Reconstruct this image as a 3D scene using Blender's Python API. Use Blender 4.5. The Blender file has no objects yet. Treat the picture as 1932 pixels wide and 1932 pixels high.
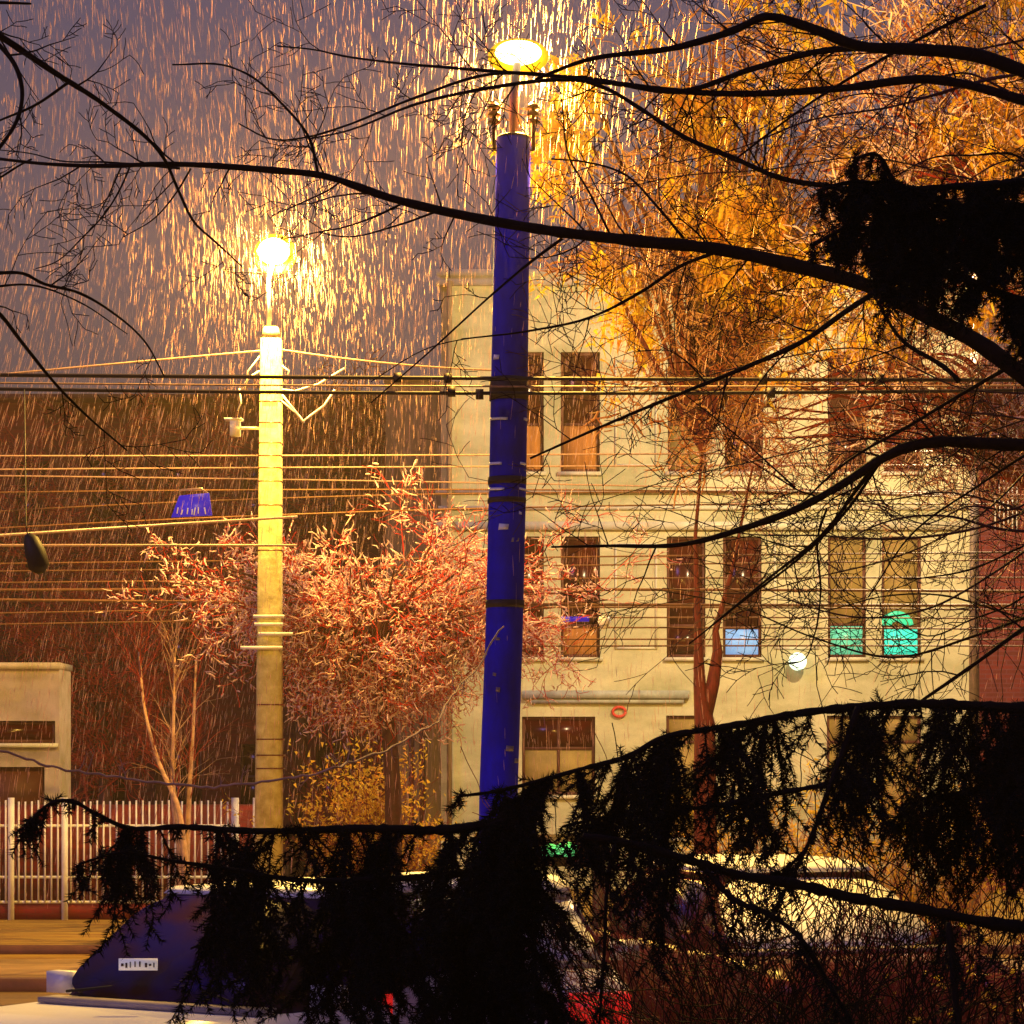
import bpy, bmesh, math, random
import numpy as np
from mathutils import Vector, Matrix
R = math.radians
random.seed(7)
rng = np.random.default_rng(7)
SC = bpy.context.scene
COL = SC.collection

# ------------------------------------------------------------------ camera
K = 0.425 / 1932.0          # world width per photo unit per metre of distance (photo measured on a 1932 grid)
EYE, HY, HX = 2.3, 1445.0, 966.0
def P(px, py, D):
    return ((px - HX) * K * D, D, EYE + (HY - py) * K * D)
cam = bpy.data.cameras.new('camera'); cam_o = bpy.data.objects.new('camera', cam); COL.objects.link(cam_o)
cam_o.location = (0, 0, EYE); cam_o.rotation_euler = (R(90), 0, 0)
cam.sensor_width = 36; cam.lens = 36 / 0.425; cam.shift_y = (HY - 966) / 1932; cam.clip_end = 600
SC.camera = cam_o

# ------------------------------------------------------------------ night sky and light
w = bpy.data.worlds.new('World'); SC.world = w; w.use_nodes = True
nt = w.node_tree; bg = nt.nodes['Background']
tc = nt.nodes.new('ShaderNodeTexCoord'); sx = nt.nodes.new('ShaderNodeSeparateXYZ')
nt.links.new(tc.outputs['Generated'], sx.inputs[0])
rmp = nt.nodes.new('ShaderNodeValToRGB'); nt.links.new(sx.outputs['Z'], rmp.inputs[0])
rmp.color_ramp.elements[0].position = 0.0; rmp.color_ramp.elements[0].color = (0.13, 0.06, 0.05, 1)
rmp.color_ramp.elements[1].position = 1.0; rmp.color_ramp.elements[1].color = (0.05, 0.04, 0.14, 1)
for p_, c_ in ((0.12, (0.17, 0.092, 0.085)), (0.20, (0.165, 0.10, 0.125)), (0.30, (0.115, 0.085, 0.15))):
    c_ = (.68 * c_[0], .86 * c_[1], .92 * c_[2])
    e = rmp.color_ramp.elements.new(p_); e.color = c_ + (1,)
nt.links.new(rmp.outputs[0], bg.inputs[0]); bg.inputs[1].default_value = 1.0
sun = bpy.data.lights.new('sun', 'SUN'); sun.energy = 0.5; sun.angle = R(12); sun.color = (0.42, 0.30, 1.0)
sun_o = bpy.data.objects.new('sun', sun); COL.objects.link(sun_o); sun_o.rotation_euler = (R(62), 0, R(-52))
vs = SC.view_settings; vs.view_transform = 'Standard'; vs.look = 'None'; vs.exposure = 0.0; vs.gamma = 1.0
SODIUM = (1.0, 0.58, 0.09)
POWER_NEAR, POWER_FAR, POWER_FILL = 4200, 4600, 6000
SC.cycles.volume_bounces = 0
SC.cycles.max_bounces = 5; SC.cycles.diffuse_bounces = 2; SC.cycles.glossy_bounces = 2
SC.cycles.use_denoising = True

# ------------------------------------------------------------------ materials
def mat(name, col, rough=0.7, metal=0.0, var=0.25, scale=6.0, spec=0.4, emit=None, estr=0.0, col2=None, transl=0.0, bump=0.0, stretch=None, detail=6):
    m = bpy.data.materials.new(name); m.use_nodes = True
    n = m.node_tree; b = n.nodes['Principled BSDF']
    b.inputs['Roughness'].default_value = rough; b.inputs['Metallic'].default_value = metal
    b.inputs['Specular IOR Level'].default_value = spec
    if emit:
        b.inputs['Emission Color'].default_value = emit + (1,); b.inputs['Emission Strength'].default_value = estr
    if var > 0 or col2:
        t = n.nodes.new('ShaderNodeTexCoord'); mp = n.nodes.new('ShaderNodeMapping')
        if stretch: mp.inputs['Scale'].default_value = stretch
        nz = n.nodes.new('ShaderNodeTexNoise'); nz.inputs['Scale'].default_value = scale; nz.inputs['Detail'].default_value = detail
        nz.inputs['Roughness'].default_value = 0.65
        rp = n.nodes.new('ShaderNodeValToRGB')
        lo = col2 if col2 else tuple(c * (1 - var) for c in col); hi = col if col2 else tuple(min(1, c * (1 + var)) for c in col)
        rp.color_ramp.elements[0].color = tuple(lo) + (1,); rp.color_ramp.elements[1].color = tuple(hi) + (1,)
        rp.color_ramp.elements[0].position = 0.35; rp.color_ramp.elements[1].position = 0.65
        n.links.new(t.outputs['Object'], mp.inputs[0]); n.links.new(mp.outputs[0], nz.inputs[0])
        n.links.new(nz.outputs[0], rp.inputs[0]); n.links.new(rp.outputs[0], b.inputs['Base Color'])
        if bump:
            bm_ = n.nodes.new('ShaderNodeBump'); bm_.inputs['Strength'].default_value = bump; bm_.inputs['Distance'].default_value = 0.02
            n.links.new(nz.outputs[0], bm_.inputs['Height']); n.links.new(bm_.outputs[0], b.inputs['Normal'])
    else:
        b.inputs['Base Color'].default_value = tuple(col) + (1,)
    if transl > 0:
        tr = n.nodes.new('ShaderNodeBsdfTranslucent'); tr.inputs[0].default_value = tuple(col) + (1,)
        mx = n.nodes.new('ShaderNodeMixShader'); mx.inputs[0].default_value = transl
        out = n.nodes['Material Output']
        n.links.new(b.outputs[0], mx.inputs[1]); n.links.new(tr.outputs[0], mx.inputs[2]); n.links.new(mx.outputs[0], out.inputs[0])
    return m
def brick_mat(name, c1, c2, mortar, sc=1.0):
    m = bpy.data.materials.new(name); m.use_nodes = True
    n = m.node_tree; b = n.nodes['Principled BSDF']; b.inputs['Roughness'].default_value = 0.85
    t = n.nodes.new('ShaderNodeTexCoord'); mp = n.nodes.new('ShaderNodeMapping'); mp.inputs['Rotation'].default_value = (R(-90), 0, 0)
    br = n.nodes.new('ShaderNodeTexBrick'); br.inputs['Color1'].default_value = c1 + (1,); br.inputs['Color2'].default_value = c2 + (1,)
    br.inputs['Mortar'].default_value = mortar + (1,); br.inputs['Scale'].default_value = sc
    br.inputs['Mortar Size'].default_value = 0.012; br.inputs['Brick Width'].default_value = 0.26; br.inputs['Row Height'].default_value = 0.085
    n.links.new(t.outputs['Object'], mp.inputs[0]); n.links.new(mp.outputs[0], br.inputs[0]); n.links.new(br.outputs[0], b.inputs['Base Color'])
    return m
M = dict(
    facade=mat('cream_render', (0.72, 0.67, 0.42), 0.85, var=0, col2=(0.36, 0.36, 0.19), scale=0.8, stretch=(0.7, 1, 1.4), bump=0.25, detail=12),
    facade_trim=mat('pale_trim', (0.68, 0.64, 0.47), 0.8, var=0.15, scale=3),
    ledge=mat('grey_blue_ledge', (0.42, 0.44, 0.38), 0.6, var=0.25, scale=5),
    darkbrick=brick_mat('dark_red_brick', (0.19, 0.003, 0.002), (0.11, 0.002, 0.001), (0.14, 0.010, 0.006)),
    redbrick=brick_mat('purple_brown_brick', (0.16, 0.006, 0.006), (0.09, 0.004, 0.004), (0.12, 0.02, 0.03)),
    roof=mat('dark_red_roof', (0.10, 0.012, 0.010), 0.6, scale=8),
    white=mat('white_paint', (0.78, 0.76, 0.74), 0.5, var=0.08, scale=4),
    greywall=mat('grey_plaster', (0.62, 0.50, 0.42), 0.85, var=0, col2=(0.36, 0.30, 0.16), scale=1.1, bump=0.2),
    olive=mat('olive_brown_plaster', (0.30, 0.21, 0.11), 0.85, var=0.4, scale=1.5, stretch=(2, 1, 0.3)),
    glass=mat('dark_window_glass', (0.05, 0.003, 0.001), 0.2, var=0.5, scale=2, spec=0.25),
    frame=mat('brown_window_frame', (0.10, 0.025, 0.012), 0.6, var=0.1),
    curtain=mat('orange_curtain', (0.5, 0.19, 0.03), 0.8, var=0, col2=(0.28, 0.10, 0.02), scale=5, stretch=(4, 1, .4), emit=(0.6, 0.2, 0.03), estr=0.18),
    olivecurtain=mat('olive_blind', (0.30, 0.20, 0.05), 0.7, var=0.3, scale=2, emit=(0.35, 0.22, 0.05), estr=0.10),
    aqua=mat('aqua_lit_glass', (0.05, 0.5, 0.4), 0.3, var=0, emit=(0.0, 0.90, 0.60), estr=1.0),
    teal=mat('teal_lit_glass', (0.1, 0.5, 0.35), 0.3, var=0.3, scale=4, emit=(0.08, 0.62, 0.38), estr=0.6),
    bluelit=mat('blue_lit_glass', (0.2, 0.4, 0.7), 0.3, var=0.3, scale=5, emit=(0.18, 0.42, 0.85), estr=0.7),
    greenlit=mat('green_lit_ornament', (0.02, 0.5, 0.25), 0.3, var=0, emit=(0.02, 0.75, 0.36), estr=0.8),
    shadeblue=mat('blue_shaded_concrete', (0.003, 0.001, 0.75), 0.5, var=0, col2=(0.006, 0.001, 0.20), scale=3.0, spec=0.08, stretch=(1, 1, 0.5), bump=0.3, detail=12),  # blue of the pole's shaded side put into its base colour
    concrete=mat('yellow_concrete', (0.66, 0.60, 0.28), 0.85, var=0, col2=(0.42, 0.34, 0.12), scale=7, bump=0.5, detail=12),
    steel=mat('dull_steel', (0.25, 0.2, 0.18), 0.5, metal=0.3, var=0.2),
    darkmetal=mat('dark_metal', (0.03, 0.012, 0.012), 0.6, var=0.2),
    rust=mat('brown_porcelain', (0.13, 0.02, 0.012), 0.35, var=0.2),
    strap=mat('pale_strap', (0.95, 0.95, 0.98), 0.4, var=0, emit=None),
    wiredark=mat('dark_cable', (0.02, 0.010, 0.010), 0.6, var=0),
    wirepale=mat('wet_cable', (0.42, 0.26, 0.22), 0.4, var=0.25, scale=30),
    wirebrown=mat('brown_cable', (0.16, 0.07, 0.03), 0.5, var=0.2, scale=12),
    ground=mat('wet_grass', (0.42, 0.26, 0.03), 0.85, var=0, col2=(0.20, 0.09, 0.012), scale=1.6, stretch=(0.5, 3, 1), bump=0.6, detail=12),
    road=mat('wet_asphalt', (0.20, 0.12, 0.035), 0.4, var=0.35, scale=1.4, stretch=(0.25, 3, 1), bump=0.2, detail=12),
    pave=mat('pavement_slabs', (0.34, 0.20, 0.07), 0.7, var=0.3, scale=2, stretch=(0.4, 2, 1)),
    kerb=mat('kerb_stone', (0.12, 0.04, 0.03), 0.7, var=0.2),
    bark=mat('dark_wet_bark', (0.010, 0.004, 0.003), 0.7, var=0.4, scale=25, spec=0.12),
    twigred=mat('red_brown_twig', (0.07, 0.014, 0.012), 0.6, var=0.4, scale=12),
    litbark=mat('tan_bark', (0.36, 0.15, 0.07), 0.7, var=0.35, scale=8, transl=0.15),
    winebark=mat('wine_red_bark', (0.13, 0.012, 0.008), 0.75, var=0.5, scale=14, bump=0.5, stretch=(3, 3, .6)),
    goldleaf=mat('golden_leaf', (0.98, 0.75, 0.06), 0.6, var=0, col2=(0.70, 0.18, 0.012), scale=3.5, transl=0.4),
    crimsontwig=mat('crimson_twig', (0.55, 0.02, 0.012), 0.6, var=0.4, scale=4, transl=0.25),
    goldtwig=mat('golden_twig', (0.85, 0.50, 0.22), 0.6, var=0, col2=(0.34, 0.05, 0.012), scale=2.6, transl=0.25),
    redtwig=mat('rust_twig', (0.34, 0.022, 0.012), 0.6, var=0.4, scale=4, transl=0.2),
    snowtwig=mat('snow_covered_twig', (0.98, 0.66, 0.66), 0.7, var=0.15, scale=9, transl=0.25),
    sapling=mat('pale_sapling_bark', (0.55, 0.32, 0.2), 0.7, var=0.3, scale=10),
    carred=mat('wine_red_car_paint', (0.06, 0.004, 0.004), 0.35, var=0.1, spec=0.3),
    snow=mat('snow_and_bright_glass', (0.85, 0.82, 0.80), 0.6, var=0.06, scale=8, bump=0.4),
    shrubtwig=mat('wine_red_twig', (0.22, 0.012, 0.010), 0.5, var=0.4, scale=9, transl=0.1),
    needle=mat('spruce_needle', (0.006, 0.009, 0.006), 0.75, var=0.3, scale=10, spec=0.15),
    sprucebark=mat('spruce_bark', (0.010, 0.007, 0.006), 0.85, var=0.3, scale=14, spec=0.15),
    sleet=mat('sleet', (0.72, 0.45, 0.42), 0.6, var=0, transl=0.5),
    fence=mat('pale_pink_fence_paint', (0.85, 0.80, 0.76), 0.5, var=0.12, scale=5),
    carwhite=mat('white_car_paint', (0.85, 0.85, 0.88), 0.3, var=0.04, scale=2, spec=0.5),
    carsilver=mat('silver_car_paint', (0.62, 0.58, 0.55), 0.35, metal=0.2, var=0.05),
    carglass=mat('blue_sheen_glass', (0.004, 0.001, 0.13), 0.25, var=0, col2=(0.022, 0.003, 0.008), scale=2.6, detail=2, spec=0.1),  # blue reflection on the glass put into its base colour
    rubber=mat('tyre_rubber', (0.015, 0.014, 0.014), 0.8, var=0.1),
    cowl=mat('cowl_plastic', (0.30, 0.26, 0.27), 0.6, var=0.15),
    redlens=mat('tail_lamp_red', (0.5, 0.01, 0.01), 0.25, var=0, emit=(1.0, 0.02, 0.015), estr=0.55),
    headlens=mat('head_lamp_glass', (0.7, 0.7, 0.7), 0.15, var=0),
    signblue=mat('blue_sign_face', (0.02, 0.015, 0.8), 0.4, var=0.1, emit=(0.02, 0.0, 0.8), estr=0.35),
    greenlight=mat('green_signal', (0.05, 0.5, 0.12), 0.3, var=0.5, scale=20, emit=(0.15, 0.85, 0.25), estr=0.9),
    halo=mat('halo_glow', (1, 0.6, 0.03), 0.4, var=0, emit=(1.0, 0.55, 0.01), estr=1.0),  # yellow emission stands in for the halo round the lamps
    lens=mat('lamp_glow', (1, 0.8, 0.5), 0.4, var=0, emit=(1.0, 0.78, 0.36), estr=9.0),
    walllamp=mat('wall_lamp_globe', (0.8, 0.9, 0.8), 0.4, var=0, emit=(0.75, 1.0, 0.75), estr=1.6),
    redring=mat('red_sign_ring', (0.7, 0.06, 0.04), 0.5, var=0),
    redglass=mat('dark_red_lens', (0.12, 0.005, 0.005), 0.3, var=0),
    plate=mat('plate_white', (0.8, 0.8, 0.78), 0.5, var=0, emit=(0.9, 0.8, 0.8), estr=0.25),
    ink=mat('dark_lettering', (0.05, 0.01, 0.02), 0.6, var=0),
)

# ------------------------------------------------------------------ mesh helpers
class MB:
    def __init__(s): s.v = []; s.f = []; s.n = 0
    def add(s, v, f):
        v = np.asarray(v, float); f = [tuple(int(i) + s.n for i in q) for q in f]
        s.v.append(v); s.f.extend(f); s.n += len(v); return s
    def box(s, x0, x1, y0, y1, z0, z1):
        v = [(x, y, z) for z in (z0, z1) for y in (y0, y1) for x in (x0, x1)]
        return s.add(v, [(0, 2, 3, 1), (4, 5, 7, 6), (0, 1, 5, 4), (2, 6, 7, 3), (0, 4, 6, 2), (1, 3, 7, 5)])
    def tube(s, pts, rad, k=8, cap=True):
        pts = np.asarray(pts, float); n = len(pts); rad = np.broadcast_to(np.asarray(rad, float), (n,))
        d = np.gradient(pts, axis=0); d /= np.linalg.norm(d, axis=1)[:, None] + 1e-12
        ref = np.array([0.13, 0.97, 0.21]) if abs(d[0][1]) < 0.9 else np.array([1.0, 0.1, 0.2])
        a = np.cross(d, ref); a /= np.linalg.norm(a, axis=1)[:, None]; b = np.cross(d, a)
        th = np.arange(k) / k * 2 * math.pi
        v = (pts[:, None] + rad[:, None, None] * (np.cos(th)[None, :, None] * a[:, None] + np.sin(th)[None, :, None] * b[:, None])).reshape(-1, 3)
        f = [(i * k + j, i * k + (j + 1) % k, (i + 1) * k + (j + 1) % k, (i + 1) * k + j) for i in range(n - 1) for j in range(k)]
        if cap: f += [tuple(range(k))[::-1], tuple((n - 1) * k + j for j in range(k))]
        return s.add(v, f)
    def segs(s, p0, p1, r0, r1, k=3):
        p0 = np.asarray(p0, float); p1 = np.asarray(p1, float); n = len(p0)
        if not n: return s
        r0 = np.broadcast_to(r0, (n,)); r1 = np.broadcast_to(r1, (n,))
        d = p1 - p0; d /= np.linalg.norm(d, axis=1)[:, None] + 1e-12
        ref = np.where(np.abs(d[:, 1:2]) < 0.9, np.array([[0.1, 0.97, 0.2]]), np.array([[1.0, 0.1, 0.1]]))
        a = np.cross(d, ref); a /= np.linalg.norm(a, axis=1)[:, None] + 1e-12; b = np.cross(d, a)
        th = np.arange(k) / k * 2 * math.pi; c = np.cos(th)[None, :, None]; sn = np.sin(th)[None, :, None]
        o = c * a[:, None] + sn * b[:, None]
        v = np.concatenate([p0[:, None] + r0[:, None, None] * o, p1[:, None] + r1[:, None, None] * o], 1).reshape(-1, 3)
        base = np.arange(n)[:, None] * 2 * k + s.n
        j = np.arange(k); q = np.stack([j, (j + 1) % k, k + (j + 1) % k, k + j], 1)
        f = (base[:, :, None] + q[None]).reshape(-1, 4)
        s.v.append(v); s.f.extend(map(tuple, f.tolist())); s.n += len(v); return s
    def tris(s, v):
        v = np.asarray(v, float).reshape(-1, 3); n = len(v) // 3
        s.v.append(v); s.f.extend(map(tuple, (np.arange(n * 3).reshape(-1, 3) + s.n).tolist())); s.n += len(v); return s
    def build(s, name, m, parent=None, smooth=False):
        me = bpy.data.meshes.new(name)
        V = np.concatenate(s.v) if s.v else np.zeros((0, 3))
        if parent is not None: V = V - np.array(parent_loc(parent))
        nf = len(s.f); lens = np.fromiter((len(q) for q in s.f), int, nf); tot = int(lens.sum())
        me.vertices.add(len(V)); me.vertices.foreach_set('co', V.astype(np.float32).ravel())
        me.loops.add(tot); me.loops.foreach_set('vertex_index', np.fromiter((i for q in s.f for i in q), np.int32, tot))
        me.polygons.add(nf); st = np.zeros(nf, np.int32); st[1:] = np.cumsum(lens)[:-1]
        me.polygons.foreach_set('loop_start', st); me.polygons.foreach_set('loop_total', lens.astype(np.int32))
        me.update(calc_edges=True); me.validate()
        if smooth: me.polygons.foreach_set('use_smooth', [True] * len(me.polygons))
        me.materials.append(m)
        o = bpy.data.objects.new(name, me); COL.objects.link(o)
        if parent is not None: o.parent = parent
        return o
def parent_loc(o):
    x = Vector(o.location)
    return tuple(x + Vector(parent_loc(o.parent))) if o.parent else tuple(x)
def tag(o, label=None, cat=None, group=None, kind=None):
    if label: o['label'] = label
    if cat: o['category'] = cat
    if group: o['group'] = group
    if kind: o['kind'] = kind
    return o
def empty(name, loc, label, cat, group=None):
    o = bpy.data.objects.new(name, None); COL.objects.link(o); o.location = loc; o.empty_display_size = 0.2
    return tag(o, label, cat, group)
def box(name, m, parent, *a):
    return MB().box(*a).build(name, m, parent)
def at_root(mb, xy, top=None): pass
def XY(px, D): return (px - HX) * K * D
def ZZ(py, D): return EYE + (HY - py) * K * D

# ------------------------------------------------------------------ the setting
def sheet(name, m, x0, x1, y0, y1, z, nx=2, ny=2):
    mb = MB(); xs = np.linspace(x0, x1, nx); ys = np.linspace(y0, y1, ny)
    v = [(x, y, z) for y in ys for x in xs]
    mb.add(v, [(j * nx + i, j * nx + i + 1, (j + 1) * nx + i + 1, (j + 1) * nx + i) for j in range(ny - 1) for i in range(nx - 1)])
    return tag(mb.build(name, m), kind='structure')
sheet('ground', M['ground'], -200, 200, -20, 300, 0.0)
sheet('road', M['road'], -60, 60, 9.5, 24.5, 0.004)
g = MB().box(-60, 60, 24.5, 24.7, -0.05, 0.13).build('kerb', M['kerb']); tag(g, kind='structure')
g = MB().box(-60, 60, 24.7, 27.2, -0.05, 0.12).build('pavement', M['pave']); tag(g, kind='structure')
g = MB().box(-60, 60, 29.4, 29.6, -0.05, 0.10).build('kerb', M['kerb']); tag(g, kind='structure')

# ------------------------------------------------------------------ buildings
def wall_holes(mb, x0, x1, z0, z1, y, holes, depth=0.16):
    """front skin of a wall with rectangular openings and their reveals"""
    xs = sorted({x0, x1, *[h[0] for h in holes], *[h[1] for h in holes]})
    zs = sorted({z0, z1, *[h[2] for h in holes], *[h[3] for h in holes]})
    for i in range(len(xs) - 1):
        for j in range(len(zs) - 1):
            cx, cz = (xs[i] + xs[i + 1]) / 2, (zs[j] + zs[j + 1]) / 2
            if any(h[0] < cx < h[1] and h[2] < cz < h[3] for h in holes): continue
            mb.add([(xs[i], y, zs[j]), (xs[i + 1], y, zs[j]), (xs[i + 1], y, zs[j + 1]), (xs[i], y, zs[j + 1])], [(0, 1, 2, 3)])
    for a, b, c, d in holes:
        for q in (((a, y, c), (b, y, c), (b, y + depth, c), (a, y + depth, c)), ((a, y, d), (a, y + depth, d), (b, y + depth, d), (b, y, d)),
                  ((a, y, c), (a, y + depth, c), (a, y + depth, d), (a, y, d)), ((b, y, c), (b, y, d), (b, y + depth, d), (b, y + depth, c))):
            mb.add(q, [(0, 1, 2, 3)])
def shell(mb, x0, x1, y0, y1, z0, z1):
    mb.add([(x0, y0, z0), (x0, y1, z0), (x0, y1, z1), (x0, y0, z1)], [(0, 1, 2, 3)])
    mb.add([(x1, y0, z0), (x1, y1, z0), (x1, y1, z1), (x1, y0, z1)], [(0, 3, 2, 1)])
    mb.add([(x0, y1, z0), (x1, y1, z0), (x1, y1, z1), (x0, y1, z1)], [(0, 1, 2, 3)])
    mb.add([(x0, y0, z1), (x1, y0, z1), (x1, y1, z1), (x0, y1, z1)], [(0, 1, 2, 3)])
def window(par, h, y, split=None, low=None, mull=False, fm='frame', gm='glass', sill=True, label=None):
    a, b, c, d = h; t = 0.055
    mb = MB()
    mb.box(a, a + t, y + .07, y + .13, c, d).box(b - t, b, y + .07, y + .13, c, d)
    mb.box(a + t, b - t, y + .072, y + .128, c, c + t).box(a + t, b - t, y + .072, y + .128, d - t, d)
    if split: mb.box(a + t, b - t, y + .075, y + .125, split - t / 2, split + t / 2)
    if mull:
        xm = (a + b) / 2; mb.box(xm - t / 2, xm + t / 2, y + .078, y + .122, c + t, d - t)
    wo = mb.build('window', M[fm], par)
    if label: wo['label'] = label
    s0 = split if split else c + t
    MB().box(a + t, b - t, y + .095, y + .105, (split + t / 2) if split else c + t, d - t).build('pane', M[gm], wo)
    if split: MB().box(a + t, b - t, y + .094, y + .104, c + t, split - t / 2).build('pane', M[low or gm], wo)
    if sill: MB().box(a - .05, b + .05, y - .07, y + .003, c - .07, c - .004).build('sill', M['facade_trim'], wo)
    return wo
D0 = 45.0
fx0, fx1 = XY(832, D0), XY(1852, D0)
ftop = ZZ(522, D0)
b1 = empty('apartment_building', (XY(1340, D0), D0, 0), 'three storey cream rendered apartment block with paired tall windows behind the bare trees', 'building')
wins = []
def W(x0, x1, y0, y1, ysplit=None, low=None, gm='glass', mull=False, label=None):
    h = (XY(x0, D0), XY(x1, D0), ZZ(y1, D0), ZZ(y0, D0)); wins.append((h, ZZ(ysplit, D0) if ysplit else None, low, gm, mull, label))
for x0, x1, low, gm in ((953, 1026, 'curtain', 'glass'), (1058, 1132, 'curtain', 'glass'), (1260, 1333, 'olivecurtain', 'glass'), (1367, 1440, 'glass', 'glass'), (1562, 1635, 'glass', 'glass'), (1668, 1740, 'glass', 'glass')):
    W(x0, x1, 664, 890, 800, low, gm)
W(953, 1026, 1012, 1240, 1180, 'glass'); W(1058, 1132, 1012, 1240, 1180, 'curtain'); W(1258, 1331, 1012, 1240, 1180, 'glass')
W(1364, 1437, 1012, 1240, 1184, 'bluelit', label='tall window with its lower pane lit pale blue')
W(1562, 1634, 1012, 1240, 1178, 'teal', 'olivecurtain', label='tall window with its lower pane lit dull teal')
W(1664, 1738, 1012, 1240, 1184, 'aqua', 'olivecurtain', label='tall window with its lower pane lit bright aqua')
W(985, 1123, 1352, 1500, 1412, 'olivecurtain', mull=True, label='wide ground floor window beside the blue pole')
W(1257, 1345, 1350, 1580, 1400, 'olivecurtain', 'olivecurtain'); W(1560, 1640, 1350, 1580, 1400, 'olivecurtain', 'olivecurtain'); W(1664, 1738, 1350, 1580, 1400, 'olivecurtain', 'olivecurtain')
mb = MB(); wall_holes(mb, fx0, fx1, 0, ftop, D0, [w_[0] for w_ in wins]); shell(mb, fx0, fx1, D0, D0 + 12, 0, ftop)
mb.build('wall', M['facade'], b1)
for h, sp, low, gm, mull, lb in wins: window(b1, h, D0, sp, low, mull, gm=gm, label=lb)
box('interior', M['glass'], b1, fx0 + .3, fx1 - .3, D0 + .5, D0 + .6, 0.2, ftop - .5)
mb = MB().box(fx0 - .08, fx1, D0 - .2, D0 + 12.2, ftop + .003, ftop + .10).box(fx0 - .1, fx1, D0 - .12, D0 - .003, ftop - .18, ftop - .004)
mb.build('cornice', M['facade_trim'], b1)
mb = MB()
for y0_, y1_, pr in ((925, 931, .10), (955, 962, .05), (985, 1000, .09)):
    mb.box(fx0 - pr, fx1, D0 - pr, D0 - .003, ZZ(y1_, D0), ZZ(y0_, D0))
mb.build('string_course', M['facade_trim'], b1)
mb = MB().box(XY(985, D0), XY(1300, D0), D0 - .12, D0 - .003, ZZ(1318, D0), ZZ(1303, D0)).box(XY(1000, D0), XY(1290, D0), D0 - .08, D0 - .003, ZZ(1327, D0), ZZ(1319, D0))
mb.build('canopy', M['ledge'], b1)
# plaster panels between windows
mb = MB()
for a_, b_ in ((1160, 1240), (1460, 1545)):
    for c_, d_ in ((680, 880), (1025, 1225)):
        X0, X1, Z0, Z1 = XY(a_, D0), XY(b_, D0), ZZ(d_, D0), ZZ(c_, D0)
        mb = MB(); mb.box(X0, X0 + .04, D0 - .025, D0 - .002, Z0, Z1).box(X1 - .04, X1, D0 - .025, D0 - .002, Z0, Z1)
        mb.box(X0 + .042, X1 - .042, D0 - .024, D0 - .002, Z0, Z0 + .04).box(X0 + .042, X1 - .042, D0 - .024, D0 - .002, Z1 - .04, Z1)
        mb.build('panel_moulding', M['facade_trim'], b1)
mb = MB().tube([P(848, 530, D0 - .12), P(848, 1560, D0 - .12)], 0.05, 8); mb.build('drainpipe', M['olive'], b1)
# arch ornament above aqua pane
mb = MB(); c = P(1693, 1180, D0)
for r_, t_ in ((.27, .045), (.15, .05)):
    pts = [(c[0] + r_ * math.cos(a), D0 + .06, c[2] + .85 * r_ * math.sin(a)) for a in np.linspace(0.05, math.pi - .05, 12)]
    mb.tube(pts, t_, 6)
mb.build('arch_ornament', M['greenlit'], b1)
g = P(1505, 1248, D0 - .25)
wl = MB().tube([(g[0], D0, g[2] + .02), (g[0], D0 - .2, g[2] + .02)], .03, 6).build('wall_lamp', M['steel'], b1)
def ball(mb, c, r, nu=14, nv=9, sz=(1, 1, 1)):
    v = []; f = []
    for i in range(nv + 1):
        t = math.pi * i / nv
        for j in range(nu):
            p = 2 * math.pi * j / nu; v.append((c[0] + r * sz[0] * math.sin(t) * math.cos(p), c[1] + r * sz[1] * math.sin(t) * math.sin(p), c[2] + r * sz[2] * math.cos(t)))
    for i in range(nv):
        for j in range(nu): f.append((i * nu + j, (i + 1) * nu + j, (i + 1) * nu + (j + 1) % nu, i * nu + (j + 1) % nu))
    mb.add(v, f); return mb
ball(MB(), g, .17).build('globe', M['walllamp'], wl, True)
g = P(1168, 1343, D0)
mb = MB(); mb.tube([(g[0] + .12 * math.cos(a), D0 - .04, g[2] + .09 * math.sin(a)) for a in np.linspace(0, 2 * math.pi, 17)], .028, 6); mb.build('ring_sign', M['redring'], b1)

# olive annex strip left of the facade
ax0, ax1 = XY(735, 48), XY(834, 48)
b2 = empty('narrow_annex', (ax0, 48, 0), 'narrow olive brown annex wall with downpipes left of the cream block', 'building')
z_ = ZZ(742, 48)
mb = MB(); shell(mb, ax0, fx0 + .3, 46.5, 56, 0, z_); wall_holes(mb, ax0, fx0 + .3, 0, z_, 46.5, []); mb.build('wall', M['olive'], b2)
for x_ in (776, 796): MB().tube([P(x_, 1350, 46.3), P(x_, 1640, 46.3)], .05, 6).build('downpipe', M['frame'], b2)
box('roof', M['olive'], b2, ax0 - .04, fx0 - .25, 46.44, 56.05, z_ + .003, z_ + .08)

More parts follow.
